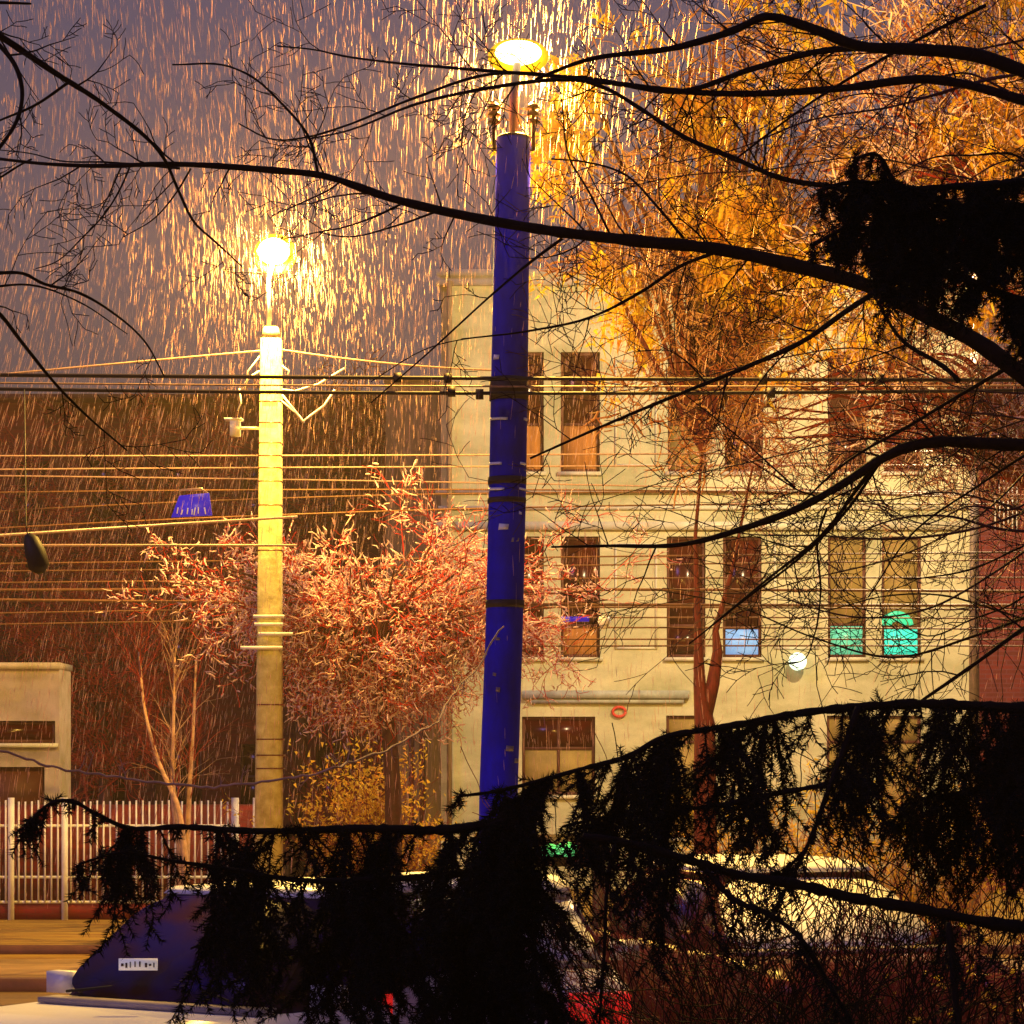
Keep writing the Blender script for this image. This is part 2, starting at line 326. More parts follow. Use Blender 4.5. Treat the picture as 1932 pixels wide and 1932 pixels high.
# dark brick block left, behind everything
D2 = 56.0; dx0, dx1, dz = XY(-500, D2), XY(738, D2), ZZ(748, D2)
b3 = empty('brick_block', ((dx0 + dx1) / 2, D2, 0), 'long dark red brick block with a low roof behind the far pole', 'building')
hs = []
for r_ in range(3):
    for c_ in range(9):
        x = dx0 + 3 + c_ * 1.75 * 1.0; zb = 1.3 + r_ * 3.3
        if x + 1 < dx1 - .6: hs.append((x, x + .85, zb, zb + 1.5))
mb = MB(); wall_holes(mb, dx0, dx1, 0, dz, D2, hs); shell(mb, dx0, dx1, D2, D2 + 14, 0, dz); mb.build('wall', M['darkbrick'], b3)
for h in hs: window(b3, h, D2, (h[2] + h[3]) / 2, None, fm='frame', sill=False)
mb = MB().add([(dx0, D2 - .4, dz), (dx1 + .4, D2 - .4, dz), (dx1 + .4, D2 + 7, dz + .9), (dx0, D2 + 7, dz + .9), (dx1 + .4, D2 + 14, dz), (dx0, D2 + 14, dz), (dx0, D2 - .4, dz - .15), (dx1 + .4, D2 - .4, dz - .15)], [(0, 1, 2, 3), (3, 2, 4, 5), (6, 7, 1, 0), (1, 4, 2), (7, 6, 5, 4)])
mb.build('roof', M['roof'], b3)

# right brick building
D3 = 44.5; rx0, rx1, rz = XY(1846, D3), XY(2500, D3), ZZ(833, D3)
b4 = empty('brick_building', (rx0, D3, 0), 'purple brown brick building with a white eave band at the right edge', 'building')
hs = [(XY(1872, D3), XY(1925, D3), ZZ(1000, D3), ZZ(905, D3)), (XY(1985, D3), XY(2060, D3), ZZ(1000, D3), ZZ(905, D3))]
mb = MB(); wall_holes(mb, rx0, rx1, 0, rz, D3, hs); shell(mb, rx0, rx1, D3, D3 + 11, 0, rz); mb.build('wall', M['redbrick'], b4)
for h in hs:
    wo = window(b4, h, D3, None, sill=False)
    mb = MB()
    for i in range(6): x = h[0] + .06 + i * (h[1] - h[0] - .12) / 5; mb.box(x - .012, x + .012, D3 + .01, D3 + .03, h[2], h[3])
    mb.build('bars', M['fence'], wo)
box('eave_band', M['white'], b4, rx0 - .05, rx1, D3 - .2, D3 + 11, rz + .003, rz + .24)
MB().add([(rx0 - .15, D3 - .35, rz + .25), (rx1, D3 - .35, rz + .25), (rx1, D3 + 5, rz + 1.3), (rx0 + 1.0, D3 + 5, rz + 1.3), (rx1, D3 + 11.2, rz + .25), (rx0 - .15, D3 + 11.2, rz + .25)], [(0, 1, 2, 3), (3, 2, 4, 5), (0, 3, 5), (0, 5, 4, 1)]).build('roof', M['roof'], b4)

# small grey garage at left
D4 = 38.5; gx0, gx1, gz = XY(-260, D4), XY(112, D4), ZZ(1262, D4)
b5 = empty('garage', (gx1, D4, 0), 'low grey plastered flat roofed hut with dark openings behind the picket fence', 'building')
hs = [(XY(-120, D4), XY(104, D4), ZZ(1402, D4), ZZ(1360, D4)), (XY(-60, D4), XY(84, D4), ZZ(1560, D4), ZZ(1447, D4))]
mb = MB(); wall_holes(mb, gx0, gx1, 0, gz, D4, hs); shell(mb, gx0, gx1, D4, D4 + 1.0, 0, gz); mb.build('wall', M['greywall'], b5)
window(b5, hs[0], D4, None, mull=True, sill=True); wo = MB().box(hs[1][0], hs[1][1], D4 + .1, D4 + .15, hs[1][2], hs[1][3]).build('door', M['frame'], b5)
MB().box(hs[1][1] - .3, hs[1][1] - .15, D4 + .06, D4 + .1, 1.0, 1.03).build('handle', M['steel'], wo)
box('roof', M['greywall'], b5, gx0, gx1 + .02, D4 - .08, D4 + 1.05, gz + .003, gz + .1)

# ------------------------------------------------------------------ picket fence
D5 = 36.0
fn = empty('picket_fence', (XY(0, D5), D5, 0), 'pale pink metal picket fence on a low plinth at the left', 'fence')
mb = MB(); x = XY(-260, D5)
while x < XY(452, D5):
    h = random.uniform(-.015, .015); mb.box(x - .012, x + .012, D5 - .012, D5 + .012, ZZ(1703, D5), ZZ(1511, D5) + h); x += .0975
mb.build('pickets', M['fence'], fn)
mb = MB()
for y_ in (1558, 1655, 1702): mb.box(XY(-260, D5), XY(452, D5), D5 + .014, D5 + .034, ZZ(y_, D5) - .02, ZZ(y_, D5) + .02)
mb.build('rail', M['fence'], fn)
for x_, w_ in ((-180, .04), (22, .045), (123, .045), (444, .055), (484, .05)):
    MB().box(XY(x_, D5) - w_, XY(x_, D5) + w_, D5 - .05, D5 + .05 if False else D5 - .014, 0, ZZ(1505, D5)).build('post', M['fence'], fn)
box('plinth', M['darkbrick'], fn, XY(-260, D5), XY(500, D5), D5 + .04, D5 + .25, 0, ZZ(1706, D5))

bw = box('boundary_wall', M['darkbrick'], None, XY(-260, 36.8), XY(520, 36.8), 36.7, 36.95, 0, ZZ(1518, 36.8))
tag(bw, 'dark red brick boundary wall standing close behind the pale picket fence', 'wall')

# ------------------------------------------------------------------ poles and lamps
def point_light(name, loc, power, parent, r=.08, color=SODIUM):
    l = bpy.data.lights.new(name, 'POINT'); l.energy = power; l.color = color; l.shadow_soft_size = r
    o = bpy.data.objects.new(name, l); COL.objects.link(o); o.parent = parent; o.location = Vector(loc) - Vector(parent_loc(parent)); return o
DN = 16.0
base = (XY(936, DN), DN, 0)
pn = empty('lamp_post', base, 'deep blue painted round concrete pole carrying the oval street lamp', 'lamp post')
cxs = [(969, 262), (966, 420), (963, 600), (958, 900), (951, 1200), (941, 1480), (930, 2190)]
rad = [.113, .116, .121, .124, .124, .128, .134]
ptop = P(969, 262, DN)
MB().tube([P(x, y, DN) for x, y in cxs][::-1], rad[::-1], 32).build('shaft', M['shadeblue'], pn, True)
MB().tube([(ptop[0], DN, ptop[2] - .002), (ptop[0], DN, ptop[2] + .02)], [.116, .10], 24).build('cap', M['darkmetal'], pn)
for y_, h_, rr in ((735, .15, .130), (908, .05, .129), (945, .035, .129), (1140, .05, .130)):
    c = P(960 - (y_ - 735) * .018, y_, DN); MB().tube([(c[0], DN, c[2] - h_ / 2), (c[0], DN, c[2] + h_ / 2)], rr, 28).build('clamp_band', M['darkmetal'], pn)
for y_, a0, a1 in ((793, 205, 268), (877, 205, 252), (925, 205, 262), (793, 325, 345), (877, 312, 335), (925, 310, 345)):
    c = P(960 - (y_ - 735) * .018, y_, DN); pts = [(c[0] + .1285 * math.cos(R(a)), DN + .1285 * math.sin(R(a)), c[2] - (a - a0) * 0.0001) for a in np.linspace(a0, a1, 8)]
    MB().tube(pts, .009, 5).build('strap', M['strap'], pn)
rp = random.Random(90)
for k_ in range(9):   # torn paper scraps and drips on the shaft
    y_ = rp.uniform(480, 1450); a_ = R(rp.uniform(215, 325)); c = P(960 - (y_ - 735) * .021, y_, DN); rr0 = .1285 if y_ < 1300 else .131
    hh, ww = rp.uniform(.006, .02), rp.uniform(.02, .07)
    v = [(c[0] + rr0 * math.cos(a_ + t_ * ww / .125), DN + rr0 * math.sin(a_ + t_ * ww / .125), c[2] + z_ * hh + rp.uniform(-.004, .004)) for t_, z_ in ((-.5, -1), (.5, -1), (.6, .6), (-.4, 1))]
    v2 = [(x * .999 + c[0] * .001, y + .004, z) for x, y, z in v]
    MB().add(v + v2, [(0, 1, 2, 3), (7, 6, 5, 4), (0, 4, 5, 1), (1, 5, 6, 2), (2, 6, 7, 3), (3, 7, 4, 0)]).build('paper_scrap', M['steel' if k_ % 3 else 'strap'], pn)
# lamp bracket and head on top of near pole
lc = P(978, 97, DN)
mb = MB().tube([(ptop[0], DN, ptop[2]), (ptop[0], DN + .02, ptop[2] + .3), (lc[0], DN + .02, lc[2] - .02)], [.03, .028, .025], 10)
mb.build('lamp_arm', M['steel'], pn, True)
for sx_ in (-1, 1):
    b_ = (ptop[0] + sx_ * .13, DN - .02, ptop[2])
    mb = MB().tube([(ptop[0] + sx_ * .05, DN, b_[2] - .08), (b_[0], b_[1], b_[2] - .08), (b_[0], b_[1], b_[2] + .24)], .014, 8)
    for k_ in range(3): mb.tube([(b_[0], b_[1], b_[2] + .10 + k_ * .05), (b_[0], b_[1], b_[2] + .125 + k_ * .05)], [.045, .03], 12)
    mb.build('insulator', M['rust'], pn)
hd = MB()
hd.tube([(lc[0] - .12, DN + .10, lc[2] + .05), (lc[0] - .07, DN + .10, lc[2] + .06), (lc[0], DN + .10, lc[2] + .06), (lc[0] + .07, DN + .10, lc[2] + .06), (lc[0] + .12, DN + .10, lc[2] + .05)], [.01, .02, .025, .02, .01], 12)
hd = hd.build('lamp_head', M['steel'], pn, True)
ball(MB(), (lc[0], DN + .03, lc[2]), .155, 24, 14, (1, .55, .52)).build('lens', M['lens'], hd, True)
ball(MB(), (lc[0], DN + .12, lc[2]), .205, 24, 14, (1, .3, .60)).build('halo_shell', M['halo'], hd, True)  # added glowing shell behind the lens, imitates the lamp's halo
point_light('lamp_light', (lc[0], DN + .34, lc[2] - .02), POWER_NEAR, pn, .06)

DF = 30.0
pf = empty('lamp_post', (XY(508, DF), DF, 0), 'yellowish square concrete pole carrying the round street lamp, left of the blue pole', 'lamp post')
mb = MB(); pts = []
def prism(mb, x0, y0, r0, x1, y1, r1, D, ch=.25):
    v = []
    for (x, y, r) in ((x0, y0, r0), (x1, y1, r1)):
        c = P(x, y, D)
        for a, b in ((-1, -1 + ch), (-1 + ch, -1), (1 - ch, -1), (1, -1 + ch), (1, 1 - ch), (1 - ch, 1), (-1 + ch, 1), (-1, 1 - ch)): v.append((c[0] + a * r, D + b * r, c[2]))
    mb.add(v, [tuple(range(7, -1, -1)), tuple(range(8, 16))] + [(i, (i + 1) % 8, 8 + (i + 1) % 8, 8 + i) for i in range(8)])
bz = HY + EYE / (K * DF)
prism(mb, 506, bz, .175, 512, 640, .125, DF); prism(mb, 512, 640, .125, 512, 618, .085, DF)
mb.build('shaft', M['concrete'], pf)
for y_ in (760, 800, 838, 862, 885, 910, 955, 1040, 1330, 1395, 1425, 1450):
    c = P(511, y_, DF); r = .128 + (y_ - 640) * .00004; MB().box(c[0] - r - .004, c[0] + r + .004, DF - r - .004, DF + r + .004, c[2] - .008, c[2] + .008).build('band', M['rust'], pf)
c = P(507, 618, DF); l2 = P(517, 475, DF)
MB().tube([(c[0], DF, c[2] - .1), (c[0], DF, c[2] + .6), (l2[0], DF - .05, l2[2] - .1)], .026, 8).build('lamp_arm', M['fence'], pf)
hd = MB(); ball(hd, (l2[0], DF + .05, l2[2] + .10), .13, 16, 8, (1, 1, .4)); hd = hd.build('lamp_head', M['steel'], pf, True)
ball(MB(), (l2[0], DF - .03, l2[2]), .2, 20, 12, (1, .9, .82)).build('lens', M['lens'], hd, True)
ball(MB(), (l2[0], DF + .14, l2[2]), .27, 20, 12, (1, .3, .95)).build('halo_shell', M['halo'], hd, True)  # same added halo shape behind the round lens
point_light('lamp_light', (l2[0], DF - .32, l2[2] - .12), POWER_FAR, pf, .06)
# small floodlight on side arm
a = P(492, 808, DF); b = P(446, 808, DF)
fl = MB().tube([a, (b[0], DF, b[2])], .018, 6).build('side_arm', M['fence'], pf)
MB().box(b[0] - .07, b[0] + .05, DF - .1, DF + .06, b[2] - .10, b[2] + .09).box(b[0] - .14, b[0] + .08, DF - .11, DF + .07, b[2] + .092, b[2] + .115).build('floodlight', M['white'], fl)
for (xa, xb, y_) in ((478, 536, 1163), (480, 534, 1178), (488, 552, 1196), (454, 533, 1222)):
    c0, c1 = P(xa, y_, DF - .22), P(xb, y_, DF - .22); MB().box(c0[0], c1[0], DF - .24, DF - .19, c0[2] - .02, c0[2] + .02).build('crossarm', M['fence'], pf)
for pts, rr in (([(532, 745), (552, 770), (572, 795), (585, 785), (612, 765), (632, 735)], .014), ([(530, 755), (560, 780), (574, 797)], .012), ([(452, 733), (455, 760), (448, 775)], .010),
                ([(532, 735), (556, 738), (600, 725), (650, 695)], .012), ([(490, 700), (470, 712), (455, 735)], .012), ([(532, 690), (545, 700), (536, 725)], .012), ([(490, 672), (468, 700), (462, 735)], .009)):
    MB().tube([P(x, y, DF - .15) for x, y in pts], rr, 6).build('cable_loop', M['fence'], pf, True)

# third lamp, added out of sight behind the spruce bough to light the facade
DS = 36.0
ps = empty('lamp_post', (XY(1838, DS), DS, 0), 'tall slim steel lamp post mostly hidden by the dark spruce bough at upper right', 'lamp post')
t_ = P(1838, 430, DS)
MB().tube([(t_[0], DS, 0), (t_[0], DS, t_[2])], [.09, .05], 14).build('shaft', M['steel'], ps, True)
h_ = P(1790, 405, DS)
MB().tube([t_, (t_[0] - .1, DS, t_[2] + .2), (h_[0] + .2, DS, h_[2] + .05)], .03, 8).build('lamp_arm', M['steel'], ps, True)
hd = MB().box(h_[0] - .35, h_[0] + .25, DS - .12, DS + .12, h_[2], h_[2] + .1).build('lamp_head', M['steel'], ps)
ball(MB(), (h_[0] - .05, DS, h_[2] - .02), .2, 16, 8, (1, .5, .25)).build('lens', M['lens'], hd, True)
point_light('lamp_light', (h_[0] - .05, DS, h_[2] - .22), POWER_FILL, ps, .06, (1.0, .72, .36))

# ------------------------------------------------------------------ overhead wires
def wire(pts, D, r, m, label, clamps=(), Dr=None):
    Dr = Dr or D
    ps_ = []; n = len(pts)
    xs = [p[0] for p in pts]; ys = [p[1] for p in pts]
    ext0, ext1 = (xs[0] < 0), (xs[-1] > 1900)
    X = np.linspace(xs[0], xs[-1], 50)
    if n >= 3: co = np.polyfit(xs, ys, min(n - 1, 3)); Y = np.polyval(co, X)
    else: Y = np.interp(X, xs, ys) + 0
    for i, (x, y) in enumerate(zip(X, Y)): ps_.append(P(x, y, D + (Dr - D) * i / 49))
    e0 = np.array(ps_[0]) - np.array(ps_[1]); e1 = np.array(ps_[-1]) - np.array(ps_[-2])
    if ext0: ps_ = [tuple(np.array(ps_[0]) + e0 * 22), tuple(np.array(ps_[0]) + e0 * 10)] + ps_
    if ext1: ps_ = ps_ + [tuple(np.array(ps_[-1]) + e1 * 10), tuple(np.array(ps_[-1]) + e1 * 22)]
    o = MB().tube(ps_, r, 6).build('overhead_wire', m)
    tag(o, label, 'wire', 'overhead wires across the street')
    for x, y in clamps:
        c = P(x, y, D); MB().box(c[0] - .025, c[0] + .025, D - .03, D + .03, c[2] - .03, c[2] + .03).build('wire_clamp', M['darkmetal'], o)
    return o
wire([(-60, 707), (966, 714), (2000, 717)], 15.8, .013, M['wiredark'], 'thick dark upper cable of the pair crossing high on the blue pole', ((750, 713), (845, 714), (1440, 716), (1660, 716)))
wire([(-60, 733), (966, 742), (2000, 735)], 15.75, .012, M['wiredark'], 'thick dark lower cable of the pair crossing high on the blue pole', ((852, 739), (905, 744), (1455, 741)))
wire([(-60, 722), (966, 729), (2000, 727)], 15.85, .006, M['wirepale'], 'thin pale wire running between the two thick dark cables')
wire([(-60, 712), (200, 688), (490, 662)], DF - .1, .012, M['wirepale'], 'pale sleeted wire running left from the top of the concrete pole')
wire([(532, 660), (680, 680), (1000, 700)], DF - .1, .012, M['wirepale'], 'pale sleeted wire running right from the top of the concrete pole')
wire([(-60, 1014), (140, 1001), (560, 975)], 25, .017, M['wirepale'], 'thick pale cable rising rightwards just under the blue sign', Dr=29.5)
wire([(-60, 1029), (500, 1029), (560, 1029)], 28, .016, M['wirepale'], 'thick level pale cable behind the black hanging weight', Dr=29.5)
WL = [((0, 860), (966, 858), (1932, 850), 'highest thin wire left of the concrete pole'),
      ((0, 886), (966, 880), (1932, 878), 'thin wire second below the floodlight arm'),
      ((0, 897), (966, 912), (1932, 936), 'thin wire sloping down under the upper window sills'),
      ((0, 930), (966, 924), (1932, 938), 'thin wire along the top edge of the string course'),
      ((0, 968), (966, 930), (1932, 944), 'thin wire passing behind the blue sign'),
      ((0, 1000), (966, 958), (1932, 953), 'thin wire across the middle of the string course'),
      ((0, 1064), (966, 1052), (1932, 1041), 'thin wire across the heads of the middle storey windows'),
      ((0, 1078), (966, 1068), (1932, 1055), 'thin wire a little below the middle window heads'),
      ((0, 1100), (966, 1092), (1932, 1090), 'thin wire above the darkest wire of the facade'),
      ((0, 1113), (966, 1112), (1932, 1116), 'brown wire across the middle of the tall windows'),
      ((0, 1131), (966, 1140), (1932, 1142), 'brown wire just under the middle of the tall windows'),
      ((0, 1158), (966, 1146), (1932, 1152), 'thin wire just above the arch ornament'),
      ((0, 1179), (966, 1166), (1932, 1168), 'thin wire through the green arch ornament'),
      ((500, 1186), (1100, 1184), (1932, 1188), 'thin wire along the top of the lit lower panes'),
      ((500, 1206), (1100, 1206), (1932, 1207), 'thin wire across the upper part of the lit panes'),
      ((500, 1222), (1100, 1219), (1932, 1219), 'lowest thin wire, across the lit lower panes')]
for i, (a, b, c, lb) in enumerate(WL):
    D = 31.5 + (i * 7 % 5) * .7
    wire([(a[0] - 60 if a[0] < 100 else a[0], a[1]), b, (c[0] + 60, c[1])], D, .011 if 'brown' not in lb else .02, M['wirebrown'] if i > 2 else M['wirepale'], lb)
# fittings on wires
f_ = empty('wire_fitting', P(1085, 1168, 31.2), 'flat blue fitting hanging on a thin wire between blue pole and facade', 'wire fitting')
MB().box(*(lambda c: (c[0] - .18, c[0] + .18, 31.15, 31.25, c[2] - .03, c[2] + .03))(P(1085, 1168, 31.2))).build('bar', M['signblue'], f_)
mb = MB(); c = P(1140, 1175, 31.2); mb.tube([(c[0], 31.2, c[2] + .08), (c[0], 31.2, c[2] + .02), (c[0], 31.2, c[2] - .08)], [.07, .09, .04], 10); mb.build('cup', M['strap'], f_)
MB().tube([P(1085, 1168, 31.2), P(1140, 1168, 31.2)], .02, 6).build('stem', M['darkmetal'], f_)
# blue sign
sg = empty('hanging_sign', P(361, 952, 27), 'bright blue trapezoid sign hanging from a wire left of the concrete pole', 'sign')
v = [P(x, y, 27) for x, y in ((323, 976), (338, 935), (394, 930), (400, 972))]; v2 = [(a, b + .03, c) for a, b, c in v]
MB().add(v + v2, [(0, 3, 2, 1), (4, 5, 6, 7), (0, 1, 5, 4), (1, 2, 6, 5), (2, 3, 7, 6), (3, 0, 4, 7)]).build('board', M['signblue'], sg)
mb = MB()
for x in (334, 342, 353, 362, 366, 374, 388):
    a = P(x, 973 - (x % 5), 26.985); mb.tube([a, (a[0] + random.uniform(-.015, .02), a[1], a[2] + random.uniform(.04, .09))], .008, 5)
mb.build('marks', M['strap'], sg)
MB().tube([P(340, 935, 27.01), P(338, 925, 27.01), P(380, 922, 27.01), P(392, 931, 27.01)], .012, 6).build('hanger', M['wirepale'], sg)
# black weight
hw = empty('wire_weight', P(70, 1045, 14), 'black tapered weight hanging from the wires at the far left', 'weight')
MB().tube([P(52, 1008, 14), P(58, 1018, 14), P(66, 1040, 14), P(74, 1070, 14), P(78, 1082, 14)], [.02, .045, .06, .062, .02], 12).build('body', M['wiredark'], hw, True)
MB().tube([P(52, 1010, 14), P(49, 990, 14), P(46, 735, 15.7)], .004, 5).build('hanger', M['wiredark'], hw)
# green signal through the spruce
tl = empty('traffic_signal', (XY(1055, 18), 18, 0), 'green lit signal seen through the spruce just right of the blue pole', 'traffic light')
c = P(1055, 1605, 18)
MB().tube([(c[0] + .3, 18.1, 0), (c[0] + .3, 18.1, c[2] + .25)], .05, 10).build('post', M['darkmetal'], tl)
MB().box(c[0] - .18, c[0] + .26, 18.02, 18.14, c[2] - .12, c[2] + .12).build('housing', M['darkmetal'], tl)
mb = MB(); ball(mb, (c[0] - .07, 18, c[2]), .075, 12, 8, (1, .4, .7)); ball(mb, (c[0] + .06, 18, c[2] + .01), .08, 12, 8, (1.1, .4, .7)); mb.build('lens', M['greenlight'], tl, True)

# ------------------------------------------------------------------ cars
def car(loc, yaw, paint, label, h=1.5, glassm='carglass', tail=False, plate_text=True, shz=None, snow=False):
    t = empty('parked_car', loc, label, 'car')
    def rr(w, y0, y1, z, c=.22, n=4):
        pts = []
        for (cx, cy, a0) in ((w - c, y1 - c, 0), (-w + c, y1 - c, 90), (-w + c, y0 + c, 180), (w - c, y0 + c, 270)):
            for i in range(n + 1): a = R(a0 + 90 * i / n); pts.append((cx + c * math.cos(a), cy + c * math.sin(a), z))
        return pts
    def loft(rings):
        mb = MB(); n = len(rings[0]); v = [p for r_ in rings for p in r_]; f = []
        for i in range(len(rings) - 1):
            for j in range(n): f.append((i * n + j, i * n + (j + 1) % n, (i + 1) * n + (j + 1) % n, (i + 1) * n + j))
        f += [tuple(range(n))[::-1], tuple((len(rings) - 1) * n + j for j in range(n))]
        return mb.add(v, f)
    Mx = Matrix.Translation(loc) @ Matrix.Rotation(yaw, 4, 'Z')
    def put(mb, name, m, par=t, sm=False):
        mb.v = [np.array([tuple(Mx @ Vector(p)) for p in vv]) for vv in mb.v]; return mb.build(name, m, par, sm)
    L0, L1 = -1.15, 2.75   # windscreen end at -y
    sh = shz or h * .62
    put(loft([rr(.78, L0 + .1, L1 - .1, .22), rr(.86, L0, L1, .35), rr(.88, L0 - .03, L1 + .03, .55), rr(.88, L0 + .0, L1, .72), rr(.85, L0 + .15, L1 - .05, sh - .06), rr(.80, L0 + .35, L1 - .12, sh)]), 'body', M[paint], sm=True)
    bq = [(-.78, -.12), (.78, -.12), (.78, 2.45), (-.78, 2.45)]; tq = [(-.60, .58), (.60, .58), (.60, 2.05), (-.60, 2.05)]
    zb, zt = sh - .01, h - .05
    cab = put(loft([rr(.78, -.12, 2.45, zb, .16), rr(.69, .27, 2.24, (zb + zt) / 2, .16), rr(.605, .60, 2.04, zt, .16)]), 'cabin', M[paint if snow else 'carglass'], sm=True)
    rf_ = put(loft([rr(.615, .57, 2.07, zt + .001, .16), rr(.60, .60, 2.05, zt + .035, .2), rr(.45, .8, 1.85, h, .25)]), 'roof', M[paint], sm=True)
    if snow: put(loft([rr(.60, .54, 2.08, zt + .038, .2), rr(.60, .56, 2.06, h + .03, .25), rr(.5, .7, 1.95, h + .06, .3)]), 'snow_cover', M['snow'], rf_, sm=True)
    def bil(c, u, v_): 
        a = [np.array(q) for q in c]; return (1 - u) * (1 - v_) * a[0] + u * (1 - v_) * a[1] + u * v_ * a[2] + (1 - u) * v_ * a[3]
    def glass(c, nrm, name, k=.47, ky=.46, nn=28, m=None):
        pts = []
        for i in range(nn):
            a = 2 * math.pi * i / nn; ca, sa = math.cos(a), math.sin(a)
            u = .5 + k * math.copysign(abs(ca) ** .42, ca); v_ = .5 + ky * math.copysign(abs(sa) ** .42, sa)
            pts.append(tuple(bil(c, u, v_) + np.array(nrm) * .022))
        pin = [tuple(np.array(p) - np.array(nrm) * .03) for p in pts]
        return put(MB().add(pts + pin, [tuple(range(nn))] + [(i, nn + i, nn + (i + 1) % nn, (i + 1) % nn) for i in range(nn)]), name, M[m or glassm])
    B = [(x, y, zb + .03) for x, y in bq]; T = [(x, y, zt - .01) for x, y in tq]
    glass([B[0], B[1], T[1], T[0]], (0, -.6, .8), 'windscreen', .485, .485, m='snow' if snow else None)  # snow material on the screen stands in for bright reflecting glass
    glass([B[2], B[3], T[3], T[2]], (0, .8, .6), 'rear_window')
    glass([B[1], B[2], T[2], T[1]], (1, 0, .2), 'side_window'); glass([B[3], B[0], T[0], T[3]], (-1, 0, .2), 'side_window')
    put(MB().box(-.74, .74, -.26, -.10, sh + .004, sh + .035), 'cowl', M['cowl'])
    for s in (-1, 1):
        put(MB().tube([(s * .55 - .1, -.13, sh + .06), (s * .1 - .05, .02, sh + .12)], .008, 5), 'wiper', M['rubber'])
        put(MB().box(s * .9 - .09, s * .9 + .09, .1, .2, sh + .02, sh + .14), 'mirror', M[paint])
        put(MB().box(s * .66 - .17, s * .66 + .17, L0 - .045, L0 + (.22 if tail else .1), *((sh - .24, sh - .07) if tail else (.52, .70))), 'tail_lamp' if tail else 'headlight', M['redlens' if tail and paint == 'carsilver' else 'redglass' if tail else 'headlens'])
        put(MB().box(s * .70 - .12, s * .70 + .12, L1 - .08, L1 + .045, .60, .78), 'headlight' if tail else 'tail_lamp', M['headlens' if tail else 'redlens'])
        for y_ in (L0 + .75, L1 - .7):
            w_ = put(MB().tube([(s * .72, y_, .31), (s * .89, y_, .31)], .31, 24), 'wheel', M['rubber'])
            put(MB().tube([(s * .885, y_, .31), (s * .897, y_, .31)], .19, 16), 'rim', M['steel'], w_)
    put(MB().box(-.26, .26, L0 - .055, L0 - .031, .40, .51), 'licence_plate', M['plate'])
    return t, put, sh, zb, zt
lx = XY(345, 13.3)
t, put, sh, zb, zt = car((lx, 13.0, 0), R(-30), 'carwhite', 'white hatchback with a dark blue windscreen at the lower left', 1.62)
mb = MB()  # paper strip behind the windscreen with illegible dark marks
c0 = P(225, 1826, 12.62); c1 = P(298, 1816, 12.62)
card = MB().box(c0[0], c1[0], 12.60, 12.612, c0[2] - .012, c1[2] + .022)
pc = card.build('dashboard_card', M['plate'], t)
mb = MB()
for k_ in range(8):
    x = c0[0] + .012 + k_ * (c1[0] - c0[0] - .03) / 7 + random.uniform(-.004, .004); mb.box(x, x + random.uniform(.004, .013), 12.594, 12.599, c0[2] + random.uniform(.002, .012), c1[2] + random.uniform(-.008, .010))
mb.build('marks', M['ink'], pc)
car((XY(900, 14.5), 14.5, 0), R(2), 'carsilver', 'silver hatchback with red rear lamps half hidden by the middle spruce curtain', 1.52, tail=True, shz=1.10, snow=True)
car((XY(1600, 14.8), 15.6, 0), R(16), 'carred', 'wine red car with snow covered rear screen and roof under the lower right spruce bough', 1.60, tail=True, shz=1.10, snow=True)

# ------------------------------------------------------------------ foreground bare branches
def smooth(pts, n):
    pts = np.asarray(pts, float); d = np.r_[0, np.cumsum(np.linalg.norm(np.diff(pts, axis=0), axis=1))]
    t = np.linspace(0, d[-1], n); out = np.empty((n, pts.shape[1]))
    # catmull-rom
    for c in range(pts.shape[1]):
        m = np.gradient(pts[:, c], d)
        k = np.clip(np.searchsorted(d, t, side='right') - 1, 0, len(d) - 2); h = d[k + 1] - d[k]; s = (t - d[k]) / h
        out[:, c] = (2 * s ** 3 - 3 * s ** 2 + 1) * pts[k, c] + (s ** 3 - 2 * s ** 2 + s) * h * m[k] + (-2 * s ** 3 + 3 * s ** 2) * pts[k + 1, c] + (s ** 3 - s ** 2) * h * m[k + 1]
    return out
def twigs(S, p, d, L, r, depth, rnd, gx=0.0, gz=0.0, spread=(25, 60), kids=(2, 4), jit=.16, flat=.6, seg=5, shrink=(.35, .65)):
    """grow one twig with side twigs; S collects (p0, p1, r0, r1)"""
    p = np.array(p, float); d = np.array(d, float); d /= np.linalg.norm(d); pts = [p.copy()]; step = L / seg
    for i in range(seg):
        d = d + np.array([rnd.gauss(gx, jit), rnd.gauss(0, jit * flat), rnd.gauss(gz, jit)]) * 1.0
        d /= np.linalg.norm(d); p = p + d * step; pts.append(p.copy())
        r0 = r * (1 - .7 * i / seg); r1 = r * (1 - .7 * (i + 1) / seg); S.append((pts[-2], pts[-1], r0, r1))
        if depth > 0 and i < seg - 0 and rnd.random() < rnd.uniform(*kids) / seg:
            a = R(rnd.uniform(*spread)) * rnd.choice((-1, 1))
            side = np.array([d[2], 0, -d[0]]); sn = np.linalg.norm(side)
            side = side / sn if sn > 1e-6 else np.array([1.0, 0, 0])
            nd = d * math.cos(a) + side * math.sin(a) + np.array([0, rnd.uniform(-flat, flat), 0])
            twigs(S, p, nd, L * rnd.uniform(*shrink), r1 * .72, depth - 1, rnd, gx, gz, spread, kids, jit, flat, seg, shrink)
def seg_build(S, name, m, parent, k=3, rmin=0):
    mb = MB()
    a = np.array([s[0] for s in S]); b = np.array([s[1] for s in S]); r0 = np.maximum([s[2] for s in S], rmin); r1 = np.maximum([s[3] for s in S], rmin)
    mb.segs(a, b, r0, r1, k); return mb.build(name, m, parent)
